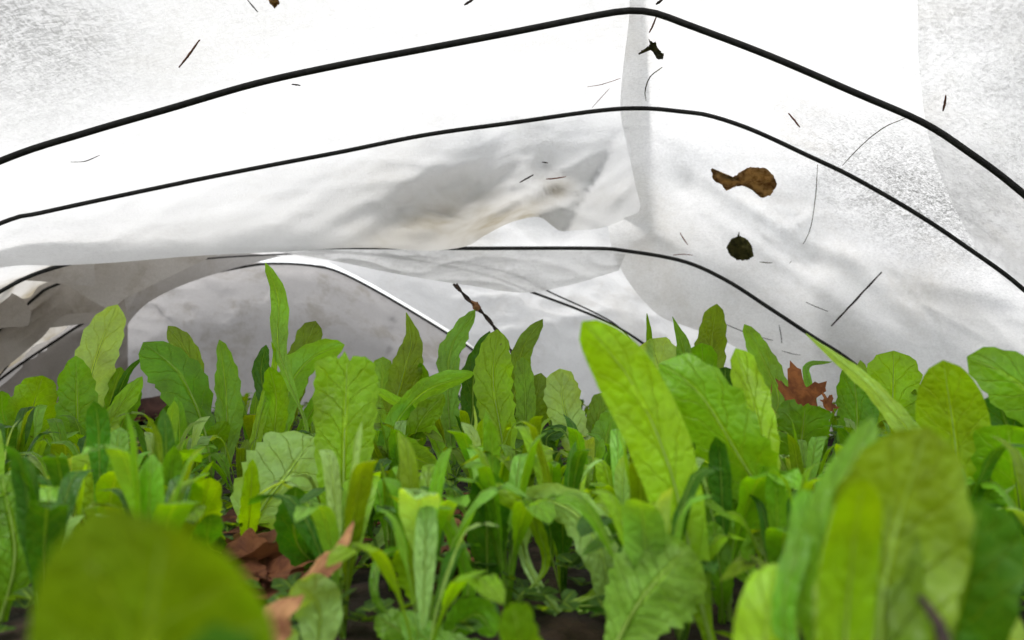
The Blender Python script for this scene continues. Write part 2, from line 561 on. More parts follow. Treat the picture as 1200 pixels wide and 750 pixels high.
def wrA(x, y):
    # streaks fan out from the pocket; the sag itself has deep rolled folds
    a = wrinkle(x, y, .010, 60, 1.7, -.20, 4.5, .45)
    m = np.exp(-(((x - 580) / 150) ** 2 + ((y - 235) / 55) ** 2))
    b = wrinkle(x, y, .06, 46, 3.3, -.5, 2.6, .85)
    bag = -.034 * gauss(x, y, 560, 235, 100, 40, -.22) + .03 * gauss(x, y, 600, 262, 50, 8, -.35) - .02 * gauss(x, y, 470, 262, 45, 20, -.6)
    fan = np.exp(-(((x - 400) / 150) ** 2 + ((y - 250) / 60) ** 2)) * (.5 + .5 * np.sin((y + .42 * x) / 5.5 + 2 * np.sin(x / 60))) * .006
    # creases running into the pocket's corners, and the hanging point right of it
    def crease(x0, y0, x1, y1, w_, dep_):
        L_ = math.hypot(x1 - x0, y1 - y0)
        u = ((x - x0) * (x1 - x0) + (y - y0) * (y1 - y0)) / L_
        v = (-(x - x0) * (y1 - y0) + (y - y0) * (x1 - x0)) / L_
        return dep_ * np.exp(-np.abs(v) / w_) * np.clip(1 - np.abs(u / L_ - .5) * 1.6, 0, 1)
    cr = crease(722, 160, 665, 268, 9, -.03) + crease(480, 240, 560, 262, 7, -.02) + crease(555, 262, 645, 215, 8, .03) + crease(600, 180, 640, 250, 8, .012) + crease(430, 285, 500, 215, 12, -.02) + crease(700, 262, 752, 200, 14, .02)
    return a * np.clip((y - 40) / 160, .12, 1) * .6 + b * m * .22 + fan + bag + cr + cfA(x, y) * .7 + cfA2(x, y) * .7 + crA(x, y)


low = [(-430, 640), (-330, 520), (-230, 420), (-110, 345), (0, 314), (70, 311), (130, 308), (230, 300), (330, 295), (400, 291), (450, 291), (500, 294), (545, 289), (568, 276), (595, 262), (620, 255), (634, 255), (645, 263), (657, 271), (672, 270), (700, 268), (725, 260), (752, 248), (766, 254)]
roof = empty('row_cover', (0, .8, .5))
tag(roof, 'white fleece row cover stretched over the nearest hoops with its lower edge folded back', 'row cover', 'fleece row covers')


def child_sheet(root, o):
    o.parent = root
    o.matrix_parent_inverse = Matrix.Translation(-Vector(root.location))
    return o


nA = 230
oA = sheet('roof_panel', [(-430, -430), (200, -430), (740, -430)], low, lambda x, y: dA0(x, y) + .022 * np.clip((x - 735) / 20, 0, 1), nA, 150, M_ROOF, wrA, smooth_edge=True, power=.8, wear=wear_shadeA)
child_sheet(roof, oA)


def dA(x, y):
    x, y = np.array([float(x)]), np.array([float(y)])
    return float((dA0(x, y) + wrA(x, y))[0])


# right sheet: runs down the right side, its left edge hanging in front of the roof panel
lb = [(744, -430), (742, -150), (738, 0), (735, 40), (730, 80), (727, 130), (735, 170), (744, 215), (750, 245), (735, 254), (714, 262), (714, 275), (718, 295), (729, 318), (748, 346), (774, 371), (800, 381), (840, 396), (880, 418), (915, 447), (950, 480), (1000, 545)]
rb = [(1600, -430), (1600, -100), (1600, 200), (1560, 420), (1520, 640)]
ctrlB = on(H1, .818, lambda x: x > 700) + on(H2, 1.095, lambda x: x > 700) + on(H3, 1.372, lambda x: x > 720) + [
    (712, 262, 1.30), (740, -20, .77), (740, -300, .44), (1200, -300, .42), (1600, -300, .38), (1200, 0, .64), (1500, 100, .62), (1560, 500, .78), (1200, 540, 1.2), (1080, 540, 1.37), (800, 385, 1.40), (900, 440, 1.40), (1100, 420, 1.27), (800, 220, 1.2), (950, 300, 1.24)]
dB0 = make_depth(ctrlB)


crB = crease_field((720, 60, 1300, 500), 70, 61, .5, .6, .0042, (3, 9), (20, 90))
cfB = crease_field((850, 250, 1250, 480), 18, 15, .45, .3, .020, (12, 40), (80, 260))
cfB2 = crease_field((720, 130, 860, 380), 9, 18, 1.25, .25, .014, (10, 24), (60, 160))
cfB3 = crease_field((880, 100, 1240, 300), 16, 21, .5, .5, .009, (8, 22), (40, 140))


def wrB(x, y):
    a = wrinkle(x, y, .014, 75, 11.7, .55, 4.0, .5)
    pl = np.exp(-((x - 765 - (y - 250) * .12) / 26) ** 2) * np.clip((y - 60) / 200, 0, 1) * .03
    lowr = np.exp(-(((x - 1000) / 230) ** 2 + ((y - 330) / 90) ** 2)) * wrinkle(x, y, .035, 80, 15.1, .45, 2.6, .8)
    return a * np.clip((y - 30) / 160, .15, 1) * .25 + pl * .6 + lowr * .08 + cfB(x, y) * .5 + cfB2(x, y) * .5 + cfB3(x, y) * .7 + crB(x, y)


cover_r = empty('row_cover', (.5, 1.0, .4))
tag(cover_r, 'white fleece down the right side, its hanging left edge crossing the peak', 'row cover', 'fleece row covers')
oB = sheet('side_panel', lb, rb, dB0, 170, 130, M_SIDE, wrB, smooth_edge=True, wear=wearB)
child_sheet(cover_r, oB)


def dB(x, y):
    x, y = np.array([float(x)]), np.array([float(y)])
    return float((dB0(x, y) + wrB(x, y))[0])


# lower right doubled panel (cloth turned up along the ground edge)
dbl_top = [(955, 200), (975, 262), (1010, 285), (1060, 305), (1130, 322), (1160, 335), (1200, 362), (1330, 440), (1420, 500)]
dbl_bot = [(800, 340), (860, 372), (930, 420), (1000, 500), (1060, 550), (1130, 560), (1200, 570), (1330, 585), (1420, 600)]
oD = sheet('turned_up_hem', [(955, 262), (1010, 280), (1060, 300), (1130, 320), (1170, 345), (1230, 380), (1330, 440), (1420, 500)], [(960, 500), (1010, 545), (1060, 560), (1130, 565), (1200, 570), (1260, 580), (1330, 585), (1420, 600)],
           lambda x, y: dB0(x, y) + .03, 70, 40, M_SIDE, lambda x, y: wrB(x, y) + wrinkle(x, y, .02, 60, 4.4, .3, 2, .7))
child_sheet(cover_r, oD)

# far right overlapping sheet
over = empty('row_cover', (.6, .7, .4))
tag(over, 'wispy fleece sheet overlapping at the far right, with a curved see-through left edge', 'row cover', 'fleece row covers')
oO = sheet('overlap_panel', [(1075, -430), (1076, -100), (1075, 20), (1077, 80), (1086, 150), (1100, 200), (1122, 250), (1150, 300), (1190, 340)],
           [(1600, -430), (1600, -100), (1600, 40), (1600, 120), (1600, 250), (1560, 330), (1500, 420)],
           lambda x, y: dB0(x, y) - .010, 110, 60, M_OVER, lambda x, y: wrB(x, y) + crease_field((1100, -50, 1300, 300), 14, 44, 1.1, .5, .006, (8, 22), (40, 140))(x, y) * .5)
child_sheet(over, oO)

# rear tunnel cloth: lofted over the three far hoops down to the ground
def loft(name, secs, n, m, mat, amp, seed, root, pinch=None):
    C0 = [catmull([at(x, y, d) for x, y, d in s], n) for s in secs]
    C0 = np.array(C0)                                   # k, n, 3
    k = len(secs)
    out = np.empty((n, m, 3))
    for i in range(n):
        out[i] = catmull(C0[:, i], m)
    for i in range(n):
        for j in range(m):
            p = out[i, j]
            q = Vector((p[0] * 7, p[1] * 3, p[2] * 9 + seed))
            r = 1 - abs(noise.noise(q)) * 2
            r2 = 1 - abs(noise.noise(q * 2.7)) * 2
            d = amp * (max(r, 0) ** 2 * .7 + max(r2, 0) ** 3 * .35)
            c = np.array([0, p[1], .12])
            dv = p - c
            out[i, j] = p + dv / (np.linalg.norm(dv) + 1e-6) * d
    o = mesh_obj(name, out.reshape(-1, 3), grid_faces(n, m), mat)
    if name == 'rear_roof':                             # left flank: brownish dirt plus painted shade dimming its bright gaps
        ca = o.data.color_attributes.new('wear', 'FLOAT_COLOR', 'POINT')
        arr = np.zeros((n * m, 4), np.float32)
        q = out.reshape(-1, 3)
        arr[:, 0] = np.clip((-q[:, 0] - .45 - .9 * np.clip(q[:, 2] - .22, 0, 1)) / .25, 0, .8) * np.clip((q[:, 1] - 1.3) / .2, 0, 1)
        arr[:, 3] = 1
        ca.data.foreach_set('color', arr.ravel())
    return child_sheet(root, o)


def sec(H, d, up=4):
    return [(x, y - up, d) for x, y in H]


rear = empty('row_cover', (0, 1.7, .3))
tag(rear, 'white fleece tunnel cover sagging over the far hoops down to the soil', 'row cover', 'fleece row covers')
Sm = [(-330, 560, 1.2), (-260, 450, 1.2), (-150, 360, 1.2), (0, 285, 1.2), (100, 250, 1.22), (250, 215, 1.24), (400, 200, 1.25), (560, 180, 1.26), (700, 170, 1.27), (800, 200, 1.30), (900, 280, 1.33), (1000, 370, 1.35), (1080, 450, 1.37), (1120, 545, 1.38)]
loft('rear_roof', [Sm, sec(H3, 1.38, 6), sec(H5, 1.70, 6), sec(H4, 1.90, 5)], 130, 90, M_REAR, .022, 2.0, rear)
# grey end drape hanging inside the farthest hoop
endS = [[(x, y + 1, 1.905) for x, y in H4],
        [(-40, 500, 2.0), (20, 450, 2.0), (70, 415, 2.0), (130, 385, 2.0), (200, 352, 2.0), (280, 336, 2.0), (330, 332, 2.0), (370, 336, 2.0), (400, 345, 2.0), (450, 370, 2.0), (505, 405, 2.0), (545, 430, 2.0), (575, 462, 2.0), (590, 490, 2.0)],
        [(0, 496, 2.1), (50, 460, 2.1), (100, 440, 2.1), (150, 420, 2.1), (210, 400, 2.1), (280, 390, 2.1), (330, 388, 2.1), (370, 390, 2.1), (400, 395, 2.1), (450, 412, 2.1), (490, 430, 2.1), (520, 450, 2.1), (545, 470, 2.1), (560, 490, 2.1)],
        [(20, 492, 2.12), (60, 488, 2.12), (110, 488, 2.12), (160, 488, 2.12), (220, 488, 2.12), (280, 488, 2.12), (330, 488, 2.12), (370, 488, 2.12), (400, 488, 2.12), (440, 488, 2.12), (480, 488, 2.12), (510, 488, 2.12), (535, 488, 2.12), (550, 490, 2.12)]]
drape = empty('end_drape', (-.5, 2.0, .1))
tag(drape, 'smooth grey end drape of soiled fleece closing the far end of the tunnel', 'row cover', 'fleece row covers')
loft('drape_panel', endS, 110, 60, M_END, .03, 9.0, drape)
# translucent fold hanging under the sagging hoop
fold = empty('hanging_fold', (0, 1.37, .27))
tag(fold, 'translucent tapering fold of fleece hanging just under the level part of the sagging hoop', 'row cover', 'fleece row covers')
o = sheet('fold_panel', [(300, 289), (400, 288), (500, 289), (600, 289), (680, 289), (735, 293)], [(330, 296), (392, 306), (470, 322), (545, 334), (612, 343), (668, 334), (725, 317)],
          lambda x, y: 1.375 + 0 * x, 90, 20, M_OVER, lambda x, y: wrinkle(x, y, .02, 40, 6.2, .1, 3, .6))
child_sheet(fold, o)
# crumpled cloth at the left
crum = empty('crumpled_cloth', (-.9, 1.6, .2))
tag(crum, 'crumpled brownish folds of dirty fleece bunched at the left behind the roof edge', 'row cover', 'fleece row covers')
for nm, a, b, d, amp, seed in (
        ('crumpled_fold', [(-120, 290), (0, 290), (120, 285), (200, 285), (262, 284)], [(-120, 372), (-40, 322), (20, 328), (75, 334), (128, 362), (150, 348), (243, 303)][:], 1.48, .035, 1.0),
        ('crumpled_fold', [(-100, 360), (-20, 338), (30, 350), (48, 334), (85, 326), (106, 338), (121, 362)], [(-100, 470), (-20, 448), (10, 428), (30, 412), (50, 395), (75, 370), (121, 366)], 1.60, .045, 5.0),
        ('crumpled_fold', [(-100, 350), (-20, 338), (10, 342), (28, 352), (37, 366)], [(-100, 410), (-20, 392), (5, 384), (24, 383), (34, 381)], 1.55, .03, 13.0),
        ('crumpled_fold', [(-140, 310), (0, 312), (70, 314), (140, 322)], [(-140, 400), (-20, 390), (60, 384), (150, 372)], 1.68, .03, 41.0),
        ('crumpled_fold', [(-120, 296), (0, 298), (60, 300), (110, 300)], [(-120, 330), (-20, 321), (30, 327), (112, 336)], 1.42, .02, 23.0),
        ('curved_fold', [(60, 395), (85, 378), (108, 372)], [(35, 470), (62, 450), (84, 440)], 1.90, .03, 29.0),
        ('curved_fold', [(-10, 400), (20, 388), (38, 384)], [(-40, 440), (-5, 425), (14, 412)], 1.89, .03, 33.0),
        ('crumpled_fold', [(170, 300), (220, 300), (262, 296)], [(112, 378), (150, 345), (200, 322)], 1.70, .03, 37.0),
        ('curved_fold', [(262, 294), (200, 322), (160, 338), (132, 362), (112, 398), (94, 450), (90, 492)], [(330, 300), (262, 318), (205, 338), (165, 362), (138, 400), (118, 445), (112, 492)], 1.80, .03, 8.0),
        ('crumpled_fold', [(-60, 380), (0, 350), (50, 335), (100, 325), (150, 330)], [(-60, 520), (20, 510), (60, 500), (90, 495), (150, 480)], 1.93, .05, 17.0)):
    mt = M_CRUM if nm == 'crumpled_fold' else M_END
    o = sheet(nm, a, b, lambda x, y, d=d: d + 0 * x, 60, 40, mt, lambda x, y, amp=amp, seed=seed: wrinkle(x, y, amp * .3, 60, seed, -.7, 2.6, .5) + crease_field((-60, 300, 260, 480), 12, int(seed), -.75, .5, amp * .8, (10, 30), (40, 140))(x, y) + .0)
    child_sheet(crum, o)

# ------------------------------------------------------------------ debris clinging to the fabric
def debris_line(pts, dfn, r, mat, label, group='bits of twig and straw stuck to the fleece', taper=.4, cat='twig', seed=0, name='twig'):
    P = catmull([at(x, y, dfn(x, y) - .004) for x, y in pts], 14)
    rad = [r * (1 - taper * abs(i / 13 * 2 - 1) ** 2) for i in range(14)]
    v, f = tube_mesh(P, rad, 6, rough=.5, seed=seed)
    c = P.mean(0)
    o = mesh_obj(name, np.array(v) - c, f, mat)
    o.location = c
    tag(o, label, cat, group)


def debris_blob(pts, dfn, mat, label, name='leaf_fragment', cat='dead leaf', thick=.002, seed=0, jag=1.0):
    """ragged scrap: outline with rough edge, crumpled, closed front and back"""
    c = np.mean(np.array(pts, float), axis=0)
    n = 48
    P = np.array(pts + [pts[0]], float)
    n = 90
    s = np.r_[0, np.cumsum(np.linalg.norm(np.diff(P, axis=0), axis=1))]
    t = np.linspace(0, s[-1], n, endpoint=False)
    E = np.stack([np.interp(t, s, P[:, k]) for k in (0, 1)], -1)
    r_ = random.Random(seed)
    E += np.array([(r_.uniform(-jag, jag), r_.uniform(-jag, jag)) for _ in range(n)])
    verts = []
    rings = [1, .8, .55, .28]
    for side in (0, 1):
        for k in rings:
            for e in E:
                q = c + (e - c) * k
                d = dfn(q[0], q[1]) - .004 - (1 - k) * .004 - side * 0 + (thick if side == 0 else 0) - .003 * noise.noise(Vector((q[0] / 5, q[1] / 5, seed)))
                verts.append(at(q[0], q[1], d))
        verts.append(at(c[0], c[1], dfn(c[0], c[1]) - .008 + (thick if side == 0 else 0)))
    faces = []
    m = len(rings) * n + 1
    for side in (0, 1):
        o_ = side * m
        for a in range(len(rings) - 1):
            for k in range(n):
                faces.append((o_ + a * n + k, o_ + a * n + (k + 1) % n, o_ + (a + 1) * n + (k + 1) % n, o_ + (a + 1) * n + k))
        a = len(rings) - 1
        for k in range(n):
            faces.append((o_ + a * n + k, o_ + a * n + (k + 1) % n, o_ + m - 1))
    for k in range(n):
        faces.append((k, (k + 1) % n, m + (k + 1) % n, m + k))
    V = np.array([list(v) for v in verts])
    cc = V.mean(0)
    o = mesh_obj(name, V - cc, faces, mat)
    o.location = cc
    tag(o, label, cat)
    return o


A, B = dA, dB
L = [
    ([(210, 79), (221, 65), (234, 47)], A, .0010, M_TWIG, 'reddish twig alone on the upper left of the roof cloth'),
    ([(342, 99), (352, 100)], A, .0009, M_DTWIG, 'tiny dark speck just under the highest hoop, left'),
    ([(83, 190), (100, 189), (117, 182)], A, .0005, M_DTWIG, 'faint hair-thin stalk between the two highest hoops at far left'),
    ([(544, 6), (549, 3), (555, -1)], A, .0012, M_DTWIG, 'dark crumb at the top edge left of the peak'),
    ([(688, 102), (705, 99), (727, 92)], A, .0005, M_TWIG, 'thin red needle lying level beside the peak'),
    ([(694, 126), (703, 116), (714, 104)], A, .0005, M_TWIG, 'thin red needle slanting just above the second hoop'),
    ([(761, 38), (765, 30), (769, 20)], B, .0011, M_TWIG, 'short red twig hanging below the peak of the highest hoop'),
    ([(757, 118), (756, 106), (762, 90), (776, 79)], B, .0008, M_OLIVE, 'curled grey stalk under the dark leaf scrap'),
    ([(769, 5), (776, 0)], B, .0014, M_DTWIG, 'dark crumb at the top edge right of the peak'),
    ([(924, 133), (930, 140), (937, 149)], B, .0012, M_TWIG, 'short red-brown twig right of centre between the two highest hoops'),
    ([(1105, 130), (1107, 121), (1108, 112)], lambda x, y: B(x, y) - .014, .0011, M_TWIG, 'small brown twig on the see-through overlap at far right'),
    ([(974, 382), (993, 362), (1016, 337), (1033, 319)], B, .0017, M_DTWIG, 'long brown stick, the largest on the lower right cloth'),
    ([(944, 354), (955, 359), (970, 365)], B, .0007, M_DTWIG, 'thin stalk left of the long brown stick'),
    ([(913, 381), (915, 392), (916, 402)], B, .0008, M_DTWIG, 'small upright stalk below the sagging hoop'),
    ([(850, 380), (880, 392), (906, 399)], B, .0008, M_DTWIG, 'dark curved stalk near the lower edge of the side cloth'),
    ([(916, 411), (930, 415), (938, 416)], B, .0006, M_DTWIG, 'faint stalk near the lower edge above the dead maple leaf'),
    ([(609, 214), (616, 210), (625, 205)], A, .0012, M_DTWIG, 'dark twig inside the sag pocket, left of its pair'),
    ([(640, 210), (652, 209), (663, 207)], A, .0010, M_TWIG, 'brown twig lying level in the sag pocket'),
    ([(635, 190), (642, 191)], A, .0009, M_DTWIG, 'tiny dark fleck above the two pocket twigs'),
    ([(797, 273), (801, 280), (806, 287)], B, .0011, M_TWIG, 'brown bit left of the round olive leaf'),
    ([(789, 299), (800, 298), (812, 299)], B, .0008, M_TWIG, 'thin brown bit touching the sagging hoop'),
    ([(890, 307), (900, 308), (905, 308)], B, .0008, M_OLIVE, 'tiny olive stalk right of the round olive leaf'),
    ([(958, 193), (955, 235), (947, 275), (925, 309)], lambda x, y: B(x, y) + .002, .0006, M_OLIVE, 'long fine curved grass blade below the second hoop'),
    ([(987, 194), (1010, 170), (1035, 150), (1062, 138)], lambda x, y: B(x, y) + .002, .0006, M_OLIVE, 'long fine grass blade running up to the highest hoop'),
    ([(302, 14), (290, 0)], A, .0006, M_DTWIG, 'hair-thin stalk at the top edge on the left'),
]
for i, (p, fn, r, m, lab) in enumerate(L):
    debris_line(p, (lambda x, y, fn=fn: fn(x, y) - .002), r, m, lab, seed=i)
debris_blob([(833, 197), (838, 199), (845, 208), (860, 208), (868, 200), (880, 195), (896, 197), (907, 206), (910, 218), (903, 229), (892, 232), (884, 224), (872, 218), (862, 219), (851, 224), (846, 216), (836, 212)], B, M_DEBRIS, 'crumpled brown leaf scrap stuck to the side cloth below the second hoop', seed=2)
debris_blob([(866, 276), (875, 280), (881, 288), (883, 300), (876, 305), (864, 305), (855, 299), (851, 290), (857, 280), (864, 277), (866, 271)], B, M_OLIVE, 'small round olive-black leaf on the side cloth', seed=3, jag=.5)
debris_blob([(760, 46), (765, 50), (768, 48), (770, 56), (778, 64), (777, 70), (770, 69), (766, 62), (760, 58), (749, 64), (748, 62), (758, 55), (762, 52)], B, M_OLIVE, 'ragged dark scrap of moss just below the peak of the highest hoop', seed=4, jag=.8)
debris_blob([(314, -4), (326, -4), (328, 4), (322, 10), (316, 4)], A, M_DEBRIS, 'ochre leaf tip at the top edge left of centre', seed=5, jag=.6)

# ------------------------------------------------------------------ lettuce
COL = {'y': (.215, .42, .004), 'g': (.135, .33, .008), 'p': (.33, .54, .15), 'd': (.045, .155, .009), 'o': (.15, .265, .004), 'b': (.20, .43, .045)}
PROF = {'round': (1.05, .38), 'oval': (1.1, .55), 'point': (.65, .95), 'narrow': (.5, .7), 'cut': (.55, .10), 'lance': (1.0, .62)}
leaf_count = 0


def make_leaf(parent, pts, W, kind, ck, seed, roll=0., fold=.22, wave=.18, teeth=.09, u0=.0, pet=.0022, droop=None, ns=26, nw=9, rib=True, twist=0., ref=None, label=None):
    """pts: world points base->tip; W: full blade width in metres"""
    r_ = random.Random(seed)
    P = catmull(pts, ns)
    T = np.gradient(P, axis=0)
    T /= np.linalg.norm(T, axis=1)[:, None] + 1e-9
    a, b = PROF[kind]
    s = np.linspace(0, 1, ns)
    s2 = np.clip((s - u0) / (1 - u0), 0, 1)
    pk = a / (a + b)
    pf = (s2 ** a) * ((1 - s2 + 1e-4) ** b) / ((pk ** a) * ((1 - pk) ** b))
    base = np.array(parent.location) if parent else P[0]
    half = np.maximum(W / 2 * pf, pet * (1 - .6 * s))
    half[-1] = max(half[-1] * .3, .0003) if kind != 'cut' else half[-1]
    vs = np.linspace(-1, 1, nw)
    ph1, ph2, ph3 = r_.uniform(0, 6), r_.uniform(0, 6), r_.uniform(0, 6)
    k1, k2 = r_.uniform(7, 11), r_.uniform(10, 15)
    nt_ = r_.uniform(9, 14)
    verts, uv = [], []
    for i in range(ns):
        view = P[i] - np.array(CAM) if ref is None else np.array(ref)
        wd = np.cross(T[i], view)
        wd /= np.linalg.norm(wd) + 1e-9
        nn = np.cross(wd, T[i])
        ang = roll + twist * s[i]
        ww = wd * math.cos(ang) + nn * math.sin(ang)
        nn = np.cross(ww, T[i])
        for v in vs:
            av = abs(v)
            sd_ = 1 if v > 0 else -1
            tooth = 1.0
            if av > .99:
                tooth = 1 + teeth * 2.2 * ((s[i] * nt_ + (.4 if sd_ > 0 else 0)) % 1 - .5) + teeth * 1.6 * noise.noise(Vector((s[i] * 9, sd_ * 3, seed)))
            x = v * half[i] * tooth
            z = fold * av * half[i] * (1 - .3 * av)
            z += wave * half[i] * av ** 2 * (math.sin(s[i] * k1 + ph1 + sd_ * 1.3) + .5 * math.sin(s[i] * k2 * 1.7 + ph2 * sd_))
            z += .045 * half[i] * math.sin(s[i] * (18 + 3 * ph2) + av * 3 + ph3) * math.sin(av * math.pi)
            z += .10 * half[i] * noise.noise(Vector((s[i] * 9, v * 2.4, seed * 1.7)))
            q = P[i] + ww * x + nn * z
            if kind == 'cut' and i >= ns - 2:
                q = q + T[i] * W * .12 * noise.noise(Vector((v * 3, seed, i)))
            verts.append(q - base)
            uv.append((v * .5 + .5, s2[i]))
    o = mesh_obj('leaf', verts, grid_faces(ns, nw), M_LEAF, parent, uv=uv)
    c = COL[ck]
    j = r_.uniform(.86, 1.16)
    h = r_.uniform(-.08, .08)
    o.color = (c[0] * j * (1 + h), c[1] * j, c[2] * j, 1)
    if label:
        o['label'] = label
    if rib:
        nn_ = 14
        idx = np.linspace(0, ns - 1.01, nn_).astype(int)
        R0 = max(.0009, min(.0022, W * .042)) * (1 if pet > .0016 else .6)
        rp = []
        for i in idx:
            view = P[i] - np.array(CAM) if ref is None else np.array(ref)
            wd = np.cross(T[i], view)
            wd /= np.linalg.norm(wd) + 1e-9
            nn = np.cross(wd, T[i])
            ang = roll + twist * s[i]
            ww = wd * math.cos(ang) + nn * math.sin(ang)
            nn = np.cross(ww, T[i])
            rp.append(P[i] - nn * R0 * .25 - base)
        rad = [R0 * (1 - .93 * (k / (nn_ - 1)) ** .7) for k in range(nn_)]
        v, f = tube_mesh(rp, rad, 6)
        mesh_obj('midrib', v, f, M_RIB, o)
    return o


